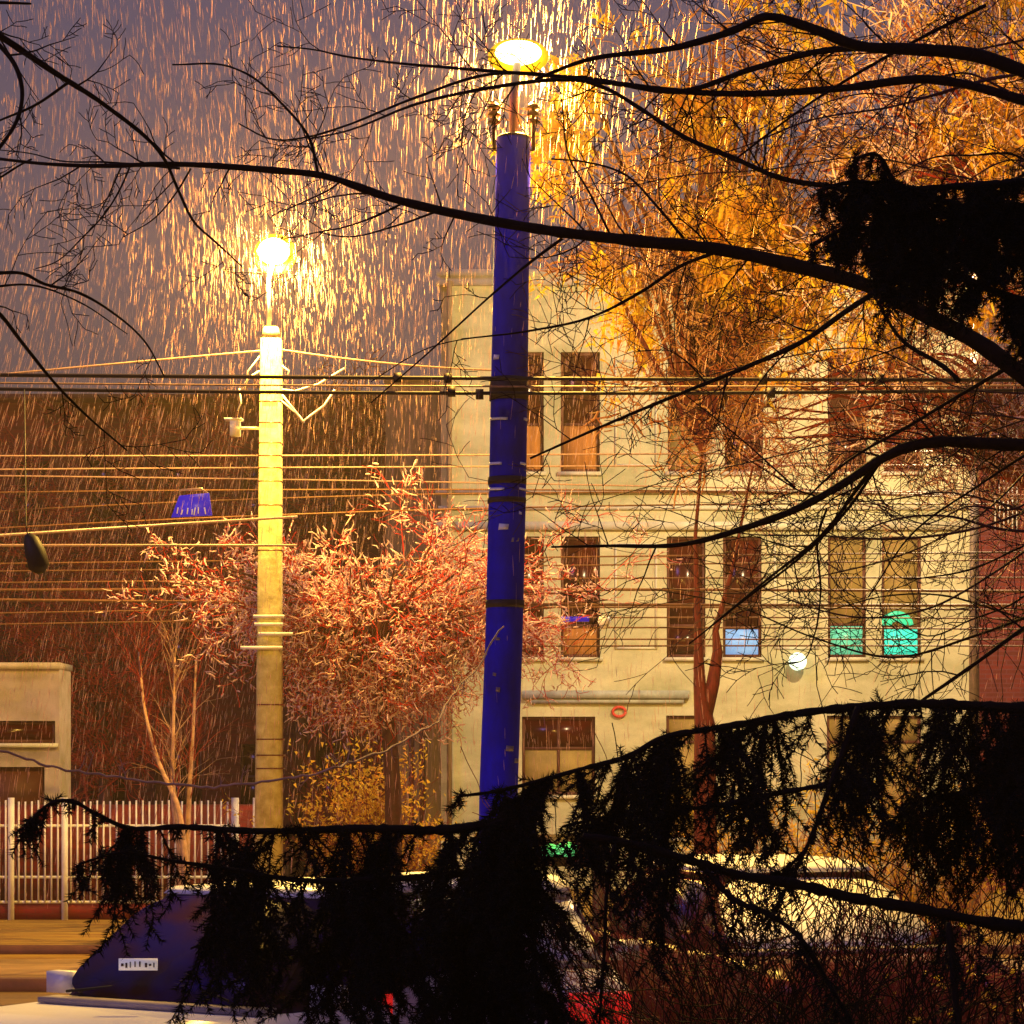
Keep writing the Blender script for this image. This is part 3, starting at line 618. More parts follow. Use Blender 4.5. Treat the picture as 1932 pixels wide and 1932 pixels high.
def limb(tree, pts, D, r0, r1, rnd, dens=9, tl=(.12, .45), m='bark', D1=None, name='branch', depth=2, trunk=None):
    """traced limb: pts on the photo grid, radius in metres; grows side twigs"""
    D1 = D1 or D
    q = smooth(pts, max(8, len(pts) * 5)); n = len(q)
    W3 = np.array([P(x, y, D + (D1 - D) * i / (n - 1)) for i, (x, y) in enumerate(q)])
    if trunk is not None: W3 = np.vstack([W3, [trunk]]); n += 1
    rad = np.linspace(r0, r1, n) * (1 + rng.normal(0, .06, n))
    mb = MB().tube(W3, rad, 7)
    S = []; length = np.linalg.norm(np.diff(W3[:len(q)], axis=0), axis=1).sum()
    thin_first = r0 < r1
    for _ in range(int(length * dens)):
        i = rnd.randrange(0, len(q) - 1); p = W3[i]; d = W3[i + 1] - W3[i]; d /= np.linalg.norm(d)
        if thin_first: d = -d
        a = R(rnd.uniform(25, 65)) * rnd.choice((-1, 1)); side = np.array([d[2], 0, -d[0]])
        nd = d * math.cos(a) + side * math.sin(a) + np.array([0, rnd.uniform(-.5, .5), 0])
        twigs(S, p, nd, rnd.uniform(*tl), max(.0022, min(.0038, rad[i] * .45)), depth, rnd, jit=.13)
    if S:
        a = np.array([s[0] for s in S]); b = np.array([s[1] for s in S])
        mb.segs(a, b, np.maximum([s[2] for s in S], .0016), np.maximum([s[3] for s in S], .0013), 4)
    return mb.build(name, M[m], tree)
rnd = random.Random(3)
TL = (XY(-760, 8.5), 8.5, 0)
tL = empty('bare_tree', TL, 'dark bare tree reaching thin branches in from the upper left edge', 'tree')
MB().tube([TL, (TL[0] + .03, 8.5, 2.0), (TL[0] - .02, 8.5, 4.2), (TL[0] + .1, 8.5, 6.5)], [.14, .12, .08, .04], 12).build('trunk', M['bark'], tL, True)
LB = [([(-60, 30), (0, 68), (100, 135), (200, 200), (310, 300), (337, 360), (367, 420), (407, 457), (457, 503)], .014, .003, 8.5, 9.5),
      ([(-40, 60), (0, 87), (33, 133), (42, 173), (37, 213), (0, 277), (-30, 310)], .009, .006, 8.2, 8.2),
      ([(-60, 5), (0, 5), (58, 7)], .007, .004, 8.2, 8.4), ([(-30, 240), (0, 227), (67, 198), (130, 155)], .004, .006, 8.8, 8.8),
      ([(-60, 520), (0, 515), (47, 517), (77, 533), (150, 553), (213, 590), (273, 644), (310, 710)], .008, .003, 8.8, 9.6),
      ([(-40, 545), (60, 538), (150, 570), (240, 630)], .005, .002, 8.7, 9.2),
      ([(-40, 560), (0, 593), (40, 644), (110, 730), (170, 790), (240, 850)], .009, .003, 8.6, 9.4),
      ([(-30, 350), (0, 335), (37, 312), (60, 300)], .005, .004, 9.4, 9.4)]
for pts, r0, r1, Da, Db in LB:
    limb(tL, pts, Da, r0, r1, rnd, dens=4.0, tl=(.08, .35), D1=Db)
    if r0 >= r1:
        a = P(pts[0][0], pts[0][1], Da); zt_ = min(6.3, a[2] - .25); mid = ((a[0] + TL[0]) / 2, 8.5, (a[2] + zt_) / 2 + .12)
        q3 = smooth([(TL[0], 8.5, zt_), mid, a], 12); MB().tube(q3, np.linspace(max(.02, r0 * 2), r0, 12), 7).build('branch', M['bark'], tL)
TR = (XY(2350, 10), 10.0, 0)
tR = empty('bare_tree', TR, 'dark bare tree arching long heavy branches across the view from the right', 'tree')
MB().tube([TR, (TR[0] + .05, 10, 2.0), (TR[0] - .05, 10, 4.5), (TR[0] + .1, 10.1, 8.5)], [.22, .19, .15, .06], 14).build('trunk', M['bark'], tR, True)
def tr(z): return (TR[0], 10.0, z)
RB = [ # thin end first
 ([(0, 300), (70, 308), (170, 313), (330, 310), (520, 322), (600, 330), (740, 375), (900, 412), (1000, 430), (1200, 455), (1350, 470), (1500, 502), (1650, 545), (1740, 592), (1850, 650), (1932, 712), (2050, 800)], .006, .036, 9.2, 9.0, 5, 3.2),
 ([(0, 283), (60, 290), (110, 303), (200, 306), (340, 318)], .002, .005, 9.3, 9.2, 6, None),
 ([(325, 122), (430, 125), (467, 140), (533, 197), (583, 260), (600, 328)], .003, .006, 9.1, 9.2, 3, None),
 ([(450, 233), (513, 263), (583, 258), (644, 240), (777, 187), (927, 140), (1044, 143), (1144, 167), (1211, 207), (1288, 257), (1388, 300), (1475, 337), (1571, 353), (1700, 380)], .003, .012, 9.6, 9.3, 6, None),
 ([(583, 262), (644, 250), (790, 195), (930, 165), (1060, 150), (1180, 160), (1288, 173), (1421, 177), (1588, 167), (1755, 150), (1932, 190), (2050, 230)], .003, .022, 9.8, 9.3, 6, 4.6),
 ([(523, 87), (600, 95), (644, 105), (730, 117), (850, 128), (1000, 140), (1120, 150), (1288, 172), (1420, 130), (1560, 95), (1621, 90)], .003, .014, 9.9, 9.4, 7, None),
 ([(1010, 150), (1094, 117), (1288, 87), (1395, 53), (1441, 32), (1521, 50), (1621, 87), (1721, 93), (1855, 108), (1932, 135), (2050, 170)], .006, .030, 9.0, 8.8, 5, 5.0),
 ([(200, 507), (157, 447), (100, 497)][:1] + [(240, 312)] if False else [(67, 507), (100, 497), (157, 447), (200, 400), (230, 350), (246, 312)], .002, .004, 9.3, 9.2, 3, None),
 ([(233, 447), (290, 413), (333, 363), (360, 318)], .002, .004, 9.3, 9.2, 4, None),
 ([(513, 407), (575, 380), (633, 350), (645, 340)], .002, .004, 9.2, 9.15, 3, None),
 ([(547, 450), (600, 438), (644, 430), (711, 407), (763, 382)], .002, .005, 9.25, 9.2, 5, None),
 ([(600, 438), (650, 447), (744, 427), (830, 397)], .002, .005, 9.2, 9.15, 4, None),
 ([(844, 633), (927, 557), (1007, 490), (1061, 450)], .003, .007, 9.1, 9.1, 3, None),
 ([(700, 760), (844, 633), (860, 618)], .002, .004, 9.15, 9.1, 2, None),
 ([(870, 640), (1007, 623), (1111, 600), (1211, 550), (1288, 500), (1345, 478)], .003, .008, 9.4, 9.2, 5, None),
 ([(700, 720), (800, 660), (1000, 625)], .002, .003, 9.5, 9.4, 2, None),
 ([(1000, 865), (1144, 801), (1288, 741), (1421, 687), (1515, 644), (1600, 585), (1650, 552)], .004, .012, 9.0, 9.0, 5, None),
 ([(1040, 1032), (1144, 1030), (1288, 1027), (1421, 991), (1495, 964), (1605, 904), (1655, 871), (1705, 846), (1771, 834), (1855, 837), (1932, 840), (2060, 850)], .004, .027, 8.8, 8.8, 6, 3.6),
 ([(1338, 1184), (1438, 1101), (1565, 994), (1621, 917), (1655, 873)], .003, .009, 9.0, 8.8, 7, None),
 ([(1300, 1215), (1420, 1120), (1500, 1060), (1600, 960), (1660, 872)], .003, .007, 9.1, 8.8, 5, None),
 ([(1475, 1255), (1518, 1244), (1535, 1204), (1548, 1127), (1545, 1004), (1560, 960)], .002, .005, 9.0, 8.9, 4, None),
 ([(1500, 960), (1600, 870), (1721, 800), (1821, 740), (1932, 680), (2050, 640)], .004, .010, 9.4, 9.2, 8, 3.5),
 ([(1638, 1127), (1721, 1007), (1845, 917), (1932, 860), (2040, 800)], .003, .007, 9.2, 9.2, 4, 3.4),
 ([(1720, 1335), (1850, 1245), (1932, 1185), (2060, 1110)], .006, .010, 8.6, 8.6, 3, 2.6),
 ([(1388, 300), (1521, 200), (1655, 117), (1760, 60), (1860, 10)], .004, .008, 9.3, 9.3, 5, None),
 ([(1650, 560), (1700, 640), (1790, 700), (1810, 720)], .006, .010, 9.3, 9.2, 5, None),
 ([(1288, 741), (1400, 830), (1500, 920)], .002, .004, 9.3, 9.2, 4, None),
 ([(1380, 850), (1395, 790), (1450, 700), (1500, 650)], .002, .004, 9.2, 9.1, 4, None),
 ([(1040, 300), (1100, 305), (1180, 330), (1240, 390), (1290, 450)], .003, .006, 9.5, 9.3, 6, None),
 ([(1060, 190), (1075, 300), (1110, 360), (1150, 440)], .003, .005, 9.5, 9.2, 5, None),
 ([(1660, 1010), (1700, 1090), (1760, 1088), (1830, 1075), (1932, 1030), (2040, 990)], .002, .005, 9.2, 9.1, 4, 3.5),
]
for pts, r0, r1, Da, Db, dens, zt_ in RB:
    limb(tR, pts, Da, r0, r1, rnd, dens=dens, tl=(.10, .42), D1=Db, trunk=tr(zt_) if zt_ else None)
rz_ = random.Random(77)
for k_ in range(26):
    y0_ = rz_.uniform(-60, 1180); x1_ = rz_.uniform(1060, 1620); n_ = 6; dr = rz_.uniform(-.10, .40); cv = rz_.uniform(-140, 140)
    pts = [(x1_ + (1990 - x1_) * t_, y0_ + dr * (1990 - x1_) * (1 - t_) + cv * math.sin(math.pi * t_) + rz_.gauss(0, 12)) for t_ in np.linspace(0, 1, n_)]
    limb(tR, pts, rz_.uniform(9.6, 12), .002, rz_.uniform(.004, .008), rz_, dens=8, tl=(.15, .6), m=rz_.choice(('twigred', 'twigred', 'bark')), trunk=tr(max(1.2, min(7, ZZ(y0_, 10) - .3))))
# pale hanging twig over the pole foot
hb = empty('hanging_twig', P(0, 1415, 9.5), 'long pale wet creeper shoot sagging across the lower left in front of the poles', 'branch')
mb = MB(); q = smooth([(-60, 1400), (0, 1415), (60, 1435), (130, 1455), (200, 1462), (270, 1475), (330, 1478), (400, 1485), (470, 1478), (540, 1470), (600, 1460), (660, 1438), (740, 1410), (790, 1380), (820, 1367), (845, 1325), (870, 1290), (905, 1255), (925, 1215), (950, 1180)], 90)
q = q + np.stack([np.zeros(90), rng.normal(0, 1.6, 90)], 1)
mb.tube([P(x, y, 9.5 + 4.5 * max(0, i - 55) / 34) for i, (x, y) in enumerate(q)], .0045 + .0015 * rng.random(90), 5)
S = []
for _ in range(16):
    i = rnd.randrange(2, 88); twigs(S, P(q[i][0], q[i][1], 9.5 + 4.5 * max(0, i - 55) / 34), (rnd.uniform(-.5, .5), 0, rnd.choice((1, -1))), rnd.uniform(.03, .10), .003, 1, rnd)
mb.segs(np.array([a[0] for a in S]), np.array([a[1] for a in S]), np.array([a[2] for a in S]), np.array([a[3] for a in S]), 4)
mb.build('stem', M['sapling'], hb)

# ------------------------------------------------------------------ background trees
def crown_tree(name, base, trunk_pts, radii, crown_c, crown_r, n_limb, n_twig, label, twm, endm, rnd, endn, endr, endl, rmin=.0048, gz=-.02, barkm='litbark', leafm=None, leafn=0, leaf=.03, bias=None, group=None):
    t = empty(name, base, label, 'tree', group)
    MB().tube(trunk_pts, radii, 10).build('trunk', M[barkm], t, True)
    top = np.array(trunk_pts[-1]); cc = np.array(crown_c); cr = np.array(crown_r); L = []; tips = []
    for _ in range(n_limb):
        u = np.array([rnd.gauss(0, 1), rnd.gauss(0, 1), rnd.gauss(0, 1)]); u /= np.linalg.norm(u); u *= rnd.random() ** .33
        tgt = cc + u * cr * .8; st = np.array(trunk_pts[rnd.randrange(max(0, len(trunk_pts) - 2), len(trunk_pts))])
        mid = (st + tgt) / 2 + np.array([0, 0, .12 * np.linalg.norm(tgt - st)]) + rng.normal(0, .12, 3)
        q = smooth([st, mid, tgt], 9)
        for i in range(8): L.append((q[i], q[i + 1], .028 * (1 - i / 9) + .007, .028 * (1 - (i + 1) / 9) + .007))
        tips += [q[j] for j in range(2, 9)]
    tips = [p for p in tips]
    seg_build(L, 'limb', M[barkm], t, 5)
    T = []
    for _ in range(n_twig):
        p = tips[rnd.randrange(len(tips))]; d = p - cc; d = d / (np.linalg.norm(d) + .2) + rng.normal(0, .55, 3); d[2] += .2
        twigs(T, p, d, rnd.uniform(.5, 1.1), .011, 2, rnd, gz=gz, jit=.2, flat=1, seg=5, kids=(3, 5))
    seg_build(T, 'twigs', M[twm], t, 3, rmin)
    if endn:
        idx = rng.integers(0, len(T), endn); a = np.array([T[i][1] for i in idx]); dd = np.array([T[i][1] - T[i][0] for i in idx]); dd /= np.linalg.norm(dd, axis=1)[:, None] + 1e-9
        a = a + rng.normal(0, .05, a.shape)
        dd = dd + rng.normal(0, .6, dd.shape) + np.array([0, 0, .25]); dd /= np.linalg.norm(dd, axis=1)[:, None]
        l = rng.uniform(*endl, endn)[:, None]; m_ = a + dd * l * .5 + rng.normal(0, .012, a.shape); b = m_ + (dd + rng.normal(0, .4, dd.shape)) * l * .5
        vr = rng.uniform(.45, 1.35, endn)
        mb = MB().segs(a, m_, endr * .6 * vr, endr * vr, 4); mb.segs(m_, b, endr * vr, endr * .3 * vr, 4); mb.build('twig_tips', M[endm], t)
    if leafm:
        idx = rng.integers(0, len(T), leafn); c = np.array([T[i][1] for i in idx]) + rng.normal(0, .06, (leafn, 3))
        if bias is not None: 
            keep = bias(c); c = c[keep]
        n = len(c); u = rng.normal(0, 1, (n, 3)); u /= np.linalg.norm(u, axis=1)[:, None]; u[:, 2] -= .7
        v_ = np.cross(u, rng.normal(0, 1, (n, 3))); v_ /= np.linalg.norm(v_, axis=1)[:, None]; s = rng.uniform(.5, 1.3, n)[:, None] * leaf
        mb = MB().tris(np.stack([c - v_ * s * .32, c + v_ * s * .32, c + u * s * 1.5], 1)); mb.build('leaves', M[leafm], t)
    return t
# snowy round tree between the poles
DT = 31.5
b_ = P(742, 1560, DT)
crown_tree('round_tree', (b_[0], DT, 0), [(b_[0], DT, 0), P(742, 1500, DT), P(735, 1380, DT), P(715, 1290, DT), P(705, 1235, DT)], [.13, .11, .10, .09, .06],
           P(700, 1112, DT), (4.0, 1.7, .82), 110, 280, 'bushy round tree with sleet whitened twigs between the two lamp posts', 'crimsontwig', 'snowtwig', random.Random(5), 12500, .0105, (.04, .15), barkm='twigred')
def clumps(c):
    f = np.sin(c[:, 0] * 3.1 + 1.3 * np.sin(c[:, 2] * 1.7)) + np.sin(c[:, 2] * 3.7 + c[:, 1]) + np.sin(c[:, 0] * 7.3 + c[:, 2] * 5.1) * .6
    return (f > .62) & (c[:, 2] > 6.1)
# golden twigged big tree behind lamp, right
DG = 25.0
b_ = P(1335, 1560, DG); rnd = random.Random(9)
tg = crown_tree('golden_tree', (b_[0], DG, 0), [(b_[0], DG, 0), P(1330, 1500, DG), P(1330, 1370, DG), P(1320, 1290, DG), P(1317, 1200, DG), P(1312, 1010, DG), P(1325, 850, DG), P(1340, 600, DG)], [.13, .12, .11, .065, .042, .020, .016, .014],
           P(1370, 250, DG), (2.6, 1.6, 1.8), 70, 110, 'tall tree with golden withered leaves behind the street lamp and forked wine red trunk', 'goldtwig', 'goldtwig', rnd, 3600, .010, (.12, .34), gz=-.03, barkm='winebark', leafm='goldleaf', leafn=62000, leaf=.07, bias=clumps)
MB().tube([P(1330, 1350, DG), P(1345, 1290, DG), P(1354, 1230, DG), P(1350, 1190, DG), P(1380, 1080, DG), P(1420, 880, DG)], [.08, .07, .055, .035, .02, .012], 10).build('trunk', M['winebark'], tg, True)
DH = 22.5
b_ = P(2080, 1560, DH)
crown_tree('rust_tree', (b_[0], DH, 0), [(b_[0], DH, 0), P(2075, 1300, DH), P(2060, 900, DH), P(2010, 600, DH), P(1900, 350, DH)], [.12, .11, .09, .07, .05],
           P(1760, 300, DH), (1.8, 1.4, 2.0), 55, 230, 'orange and rust twigged tree filling the upper right corner behind the spruce', 'goldtwig', 'snowtwig', random.Random(12), 5000, .009, (.10, .30), gz=-.03, barkm='redtwig', leafm='goldleaf', leafn=26000, leaf=.07, bias=clumps)
DI = 26.5
b_ = P(2030, 1560, DI)
crown_tree('rust_tree', (b_[0], DI, 0), [(b_[0], DI, 0), P(2025, 1300, DI), P(2010, 950, DI), P(1900, 780, DI)], [.09, .08, .06, .03],
           P(1600, 760, DI), (1.9, 1.3, 1.1), 34, 120, 'smaller rust red twigged tree in front of the upper right windows', 'redtwig', 'snowtwig', random.Random(14), 2600, .006, (.12, .3), gz=-.03, barkm='redtwig')
# dark tangle of trees against the brick block
for i, (px_, py_, rx_, rz_, D_, lb) in enumerate(((60, 960, 3.2, 2.6, 49, 'leafless dark red tree in front of the brick block at the far left edge'), (300, 930, 3.0, 2.6, 51, 'leafless dark red tree in front of the brick block under the floodlight'), (560, 900, 3.2, 2.9, 50, 'leafless dark red tree in front of the brick block right of the concrete pole'), (190, 1230, 2.2, 1.6, 47, 'low leafless dark red tree between hut and saplings'))):
    b_ = P(px_, py_, D_)
    crown_tree('leafless_tree', (b_[0], D_, 0), [(b_[0], D_, 0), (b_[0] + .1, D_, b_[2] * .4), (b_[0], D_, b_[2] * .8)], [.18, .14, .08], b_, (rx_, 1.5, rz_), 45, 150, lb, 'redtwig', 'redtwig', random.Random(60 + i), 800, .012, (.2, .6), rmin=.010, gz=.03, barkm='twigred', group='leafless trees before the brick block')
# saplings and bush
DP = 34.5
for i, (bx, pts) in enumerate((('pale thin sapling leaning left behind the fence', [(350, 1620), (335, 1520), (300, 1440), (275, 1350), (262, 1230)]), ('straight pale sapling in the middle of the clump', [(342, 1620), (326, 1500), (327, 1380), (330, 1240)]), ('pale sapling leaning right nearest the concrete pole', [(352, 1620), (358, 1480), (364, 1380), (370, 1240)]))):
    s_ = empty('sapling', (XY(pts[0][0], DP), DP, 0), bx, 'sapling', 'saplings behind the fence')
    q = smooth(pts, 16); W3 = [P(x, y, DP + i * .15) for x, y in q]; W3 = [(W3[0][0], W3[0][1], 0)] + W3
    MB().tube(W3, np.linspace(.05, .014, 17), 6).build('trunk', M['sapling'], s_)
    S = []; rr_ = random.Random(20 + i)
    for _ in range(26):
        j = rr_.randrange(5, 17); twigs(S, W3[j], (rr_.uniform(-.5, .5), rr_.uniform(-.3, .3), 1), rr_.uniform(.4, 1.1), .010, 2, rr_, jit=.12, spread=(15, 40))
    seg_build(S, 'twigs', M['redtwig' if i != 1 else 'sapling'], s_, 3)
def bush(name, px0, px1, ptop, D, n, m, label, rr_, leafm=None, leafn=0, r=.009, leaf=.04):
    cx_ = XY((px0 + px1) / 2, D); t = empty(name, (cx_, D, 0), label, 'bush'); S = []
    hw = XY(px1, D) - cx_; H = ZZ(ptop, D)
    for _ in range(n):
        a = rr_.uniform(-1, 1); p = (cx_ + a * hw * .55, D + rr_.uniform(-.4, .4), 0)
        hh = H * (1 - .35 * a * a) * rr_.uniform(.7, 1.0)
        twigs(S, p, (a * .35 + rr_.gauss(0, .15), rr_.gauss(0, .15), 1), hh, r, 2, rr_, jit=.09, spread=(12, 40), seg=8, kids=(4, 7), gz=.01, shrink=(.2, .5))
    seg_build(S, 'stems', M[m], t, 3, .0022)
    if leafm:
        idx = rng.integers(0, len(S), leafn); c = np.array([S[i][1] for i in idx]) + rng.normal(0, .05, (leafn, 3)); u = rng.normal(0, 1, (leafn, 3)); v_ = np.cross(u, rng.normal(0, 1, (leafn, 3))); v_ /= np.linalg.norm(v_, axis=1)[:, None]; s = rng.uniform(.5, 1.2, leafn)[:, None] * leaf
        u /= np.linalg.norm(u, axis=1)[:, None]; MB().tris(np.stack([c - v_ * s * .4, c + v_ * s * .4, c + u * s * 1.4], 1)).build('leaves', M[leafm], t)
    return t
rr_ = random.Random(31)
bush('bush', 610, 800, 1455, 34.5, 60, 'redtwig', 'round bush with orange withered leaves at the foot of the olive annex', rr_, 'goldleaf', 5000, leaf=.06)
bush('bush', 1180, 1500, 1620, 11.6, 55, 'shrubtwig', 'wine red stemmed shrub right of the dark spruce trunk', rr_, None, r=.007)
bush('bush', 1430, 1760, 1730, 10.8, 70, 'shrubtwig', 'wine red stemmed shrub under the middle of the lower right bough', rr_, None, r=.006)
bush('bush', 1180, 1600, 1640, 8.2, 60, 'bark', 'black silhouetted thin stemmed shrub nearest the camera right of the spruce trunk', rr_, None, r=.0045)
bush('bush', 1560, 2000, 1680, 8.0, 60, 'bark', 'black silhouetted thin stemmed shrub nearest the camera at the lower right edge', rr_, None, r=.0045)
bush('bush', 1700, 2040, 1700, 11.2, 70, 'shrubtwig', 'wine red stemmed shrub at the lower right corner', rr_, 'goldleaf', 160, r=.006, leaf=.05)
bush('bush', 1340, 1560, 1500, 30, 60, 'goldtwig', 'orange twigged bush against the ground floor wall, nearest the forked trunk', rr_, 'goldleaf', 2500, r=.012, leaf=.06)
bush('bush', 1600, 1880, 1500, 30.5, 60, 'goldtwig', 'orange twigged bush against the ground floor wall, at the right corner', rr_, 'goldleaf', 2500, r=.012, leaf=.06)

# ------------------------------------------------------------------ spruces
class Spruce:
    def __init__(s, rr): s.S = []; s.sh = []; s.rr = rr
    def shoot(s, p, d, L, r=.0022, gz=-.10, side=True):
        """a hanging or spreading shoot, with needled side shoots"""
        rr = s.rr; p = np.array(p, float); d = np.array(d, float); d /= np.linalg.norm(d); n = max(3, int(L / .03)); st = L / n
        for i in range(n):
            d = d + np.array([rr.gauss(0, .07), rr.gauss(0, .07), rr.gauss(gz * .6, .05)]); d /= np.linalg.norm(d)
            q = p + d * st; s.S.append((p, q, r * (1 - .5 * i / n), r * (1 - .5 * (i + 1) / n))); s.sh.append((p, q)); p = q
            if side and rr.random() < .55:
                a = rr.choice((-1, 1)); nd = d + np.array([a * rr.uniform(.5, .9), rr.uniform(-.5, .5), rr.uniform(-.3, .35)])
                s.shoot(p, nd, min(L * .5, rr.uniform(.03, .13)), r * .7, gz * 1.2, False)
    def bough(s, pts, D, r0, r1, hang, D1=None, dens=26, lean=0.0):
        """hang: function(px) -> (length on the photo grid, probability)"""
        rr = s.rr; D1 = D1 or D; q = smooth(pts, len(pts) * 8); n = len(q)
        W3 = np.array([P(x, y, D + (D1 - D) * i / (n - 1)) for i, (x, y) in enumerate(q)])
        length = np.linalg.norm(np.diff(W3, axis=0), axis=1).sum(); rad = np.linspace(r0, r1, n) * (1 + rng.normal(0, .12, n))
        ph = rr.uniform(0, 6)
        for _ in range(int(length * dens)):
            i = rr.randrange(0, n - 1); hl, pr = hang(q[i][0]);
            cl = math.sin(q[i][0] * .075 + ph) + .7 * math.sin(q[i][0] * .031 + ph * 2.3)
            if rr.random() > pr * (1.25 if cl > .1 else .16): continue
            hl *= 1.0 + .22 * cl
            L = hl * K * D * rr.uniform(.45, 1.1); 
            s.shoot(W3[i], (rr.gauss(lean, .16) + .45 * math.sin(q[i][0] * .047 + ph * 3) + .2 * math.sin(q[i][0] * .13 + ph), rr.gauss(0, .45), -1 + rr.uniform(0, .5)), L, .003)
        for _ in range(int(length * 60)):   # short needled shoots on the bough itself
            i = rr.randrange(0, n - 1)
            if hang(q[i][0])[1] < .12 and rr.random() < .7: continue
            s.shoot(W3[i], (rr.gauss(0, .7), rr.gauss(0, .5), rr.uniform(-1, .35)), rr.uniform(.02, .05), .002, side=False)
        return MB().tube(W3, rad, 7)
    def build(s, tree, boughs):
        for b in boughs: b.build('bough', M['sprucebark'], tree)
        seg_build(s.S, 'shoots', M['sprucebark'], tree, 3)
        a = np.array([x[0] for x in s.sh]); b = np.array([x[1] for x in s.sh]); L = np.linalg.norm(b - a, axis=1)
        per = np.maximum(3, (L * 900).astype(int)); idx = np.repeat(np.arange(len(a)), per); n = len(idx)
        t = rng.random(n)[:, None]; c = a[idx] * (1 - t) + b[idx] * t; d = (b - a)[idx]; d /= np.linalg.norm(d, axis=1)[:, None] + 1e-9
        u = rng.normal(0, 1, (n, 3)); u -= d * (u * d).sum(1)[:, None]; u /= np.linalg.norm(u, axis=1)[:, None]
        nd = u * .85 + d * .55; v_ = np.cross(nd, rng.normal(0, 1, (n, 3))); v_ /= np.linalg.norm(v_, axis=1)[:, None]
        l = rng.uniform(.015, .025, n)[:, None]; wd = .0016
        MB().tris(np.stack([c - v_ * wd, c + v_ * wd, c + nd * l], 1)).build('needles', M['needle'], tree)
def interp(tab):
    xs = [t[0] for t in tab]; return lambda x: (float(np.interp(x, xs, [t[1] for t in tab])), float(np.interp(x, xs, [t[2] for t in tab])))
DSP = 6.3
base = (XY(958, DSP), DSP, 0)
s1 = empty('spruce_tree', base, 'young black silhouetted spruce whose trunk stands below the blue pole', 'tree')
MB().tube([base, (base[0] + .01, DSP, 1.0), P(955, 1560, DSP), P(958, 1505, DSP)], [.07, .055, .035, .012], 12).build('trunk', M['sprucebark'], s1, True)
sp = Spruce(random.Random(41)); bo = []
bo.append(sp.bough([(50, 1562), (75, 1530), (100, 1514), (130, 1510), (180, 1535), (235, 1560), (340, 1560), (480, 1568), (700, 1563), (830, 1566), (960, 1550)], DSP - .2, .004, .014,
    interp([(50, 25, 1), (90, 95, .8), (110, 60, .15), (170, 60, .15), (185, 150, .8), (250, 190, .95), (300, 150, .6), (340, 260, .8), (500, 330, .9), (560, 320, .9), (700, 320, .95), (960, 380, 1)]), D1=DSP, dens=135))
bo.append(sp.bough([(150, 1630), (220, 1610), (330, 1625), (430, 1640), (560, 1660), (700, 1660), (850, 1650), (950, 1640)], DSP - .5, .003, .011,
    interp([(150, 60, .5), (200, 90, .9), (330, 130, .5), (400, 230, .9), (600, 240, .8), (950, 330, .9)]), D1=DSP, dens=95))
bo.append(sp.bough([(360, 1790), (430, 1760), (560, 1800), (700, 1815), (850, 1800), (945, 1770)], DSP + .3, .003, .010,
    interp([(360, 70, .7), (500, 120, .9), (700, 200, .8), (950, 300, .95)]), D1=DSP, dens=80))
for y_ in (1545, 1590, 1640, 1700, 1760, 1820, 1880):
    for sg_ in (-1, 1):
        bo.append(sp.bough([(958 + sg_ * 62, y_ + 45), (958 + sg_ * 35, y_ + 12), (958, y_)], DSP - .1, .003, .006, lambda x: (160, 1), dens=150))
sp.build(s1, bo)

base = (XY(2180, 6.6), 6.6, 0)
s2 = empty('spruce_tree', base, 'large black silhouetted spruce whose long drooping boughs reach in from the right', 'tree')
MB().tube([base, (base[0], 6.6, 2.0), (base[0] + .02, 6.6, 5.2), (base[0], 6.6, 7.0)], [.17, .14, .08, .02], 14).build('trunk', M['sprucebark'], s2, True)
sp = Spruce(random.Random(43)); bo = []
bo.append(sp.bough([(868, 1502), (930, 1494), (1000, 1478), (1100, 1450), (1190, 1425), (1250, 1392), (1310, 1380), (1400, 1366), (1500, 1347), (1620, 1334), (1740, 1328), (1860, 1333), (1932, 1336), (2180, 1330)], 6.2, .004, .018,
    interp([(868, 30, .6), (960, 60, .9), (1010, 170, .9), (1130, 190, .85), (1200, 270, .85), (1400, 280, .85), (1490, 150, .5), (1515, 110, .18), (1555, 90, .2), (1580, 240, 1), (1640, 260, 1), (1680, 180, .5), (1720, 120, .25), (1780, 200, .5), (1850, 300, .9), (1960, 330, 1)]), D1=6.6, dens=270, lean=-.12))
bo.append(sp.bough([(1100, 1578), (1180, 1590), (1290, 1620), (1400, 1652), (1500, 1668), (1600, 1692), (1740, 1716), (1860, 1740), (1932, 1750), (2180, 1760)], 5.9, .010, .018,
    interp([(1100, 130, .7), (1250, 150, .5), (1330, 200, .5), (1370, 90, .2), (1400, 40, .03), (1730, 40, .03), (1780, 180, .35), (1820, 190, .45), (1932, 200, .6)]), D1=6.4, dens=60))
bo.append(sp.bough([(1500, 1645), (1530, 1580), (1560, 1500), (1590, 1420), (1620, 1334)], 6.2, .004, .010, lambda x: (150, .9), dens=110, lean=-.1))
bo.append(sp.bough([(1610, 1935), (1560, 1850), (1500, 1760), (1440, 1720), (1390, 1700), (1330, 1640)], 6.0, .006, .008, interp([(1330, 60, .5), (1400, 110, .8), (1500, 120, .5), (1600, 60, .3)]), dens=70))
bo.append(sp.bough([(1810, 1950), (1800, 1850), (1790, 1740)], 6.0, .008, .010, lambda x: (70, .2), dens=60))
bo.append(sp.bough([(1130, 1950), (1140, 1800), (1150, 1640), (1160, 1590)], 6.1, .003, .006, lambda x: (70, .2), dens=60))
bo.append(sp.bough([(1700, 1520), (1780, 1500), (1860, 1490), (1932, 1480), (2180, 1440)], 6.6, .004, .014, interp([(1700, 90, .5), (1800, 170, .8), (1932, 220, .95), (2180, 200, .5)]), dens=150))
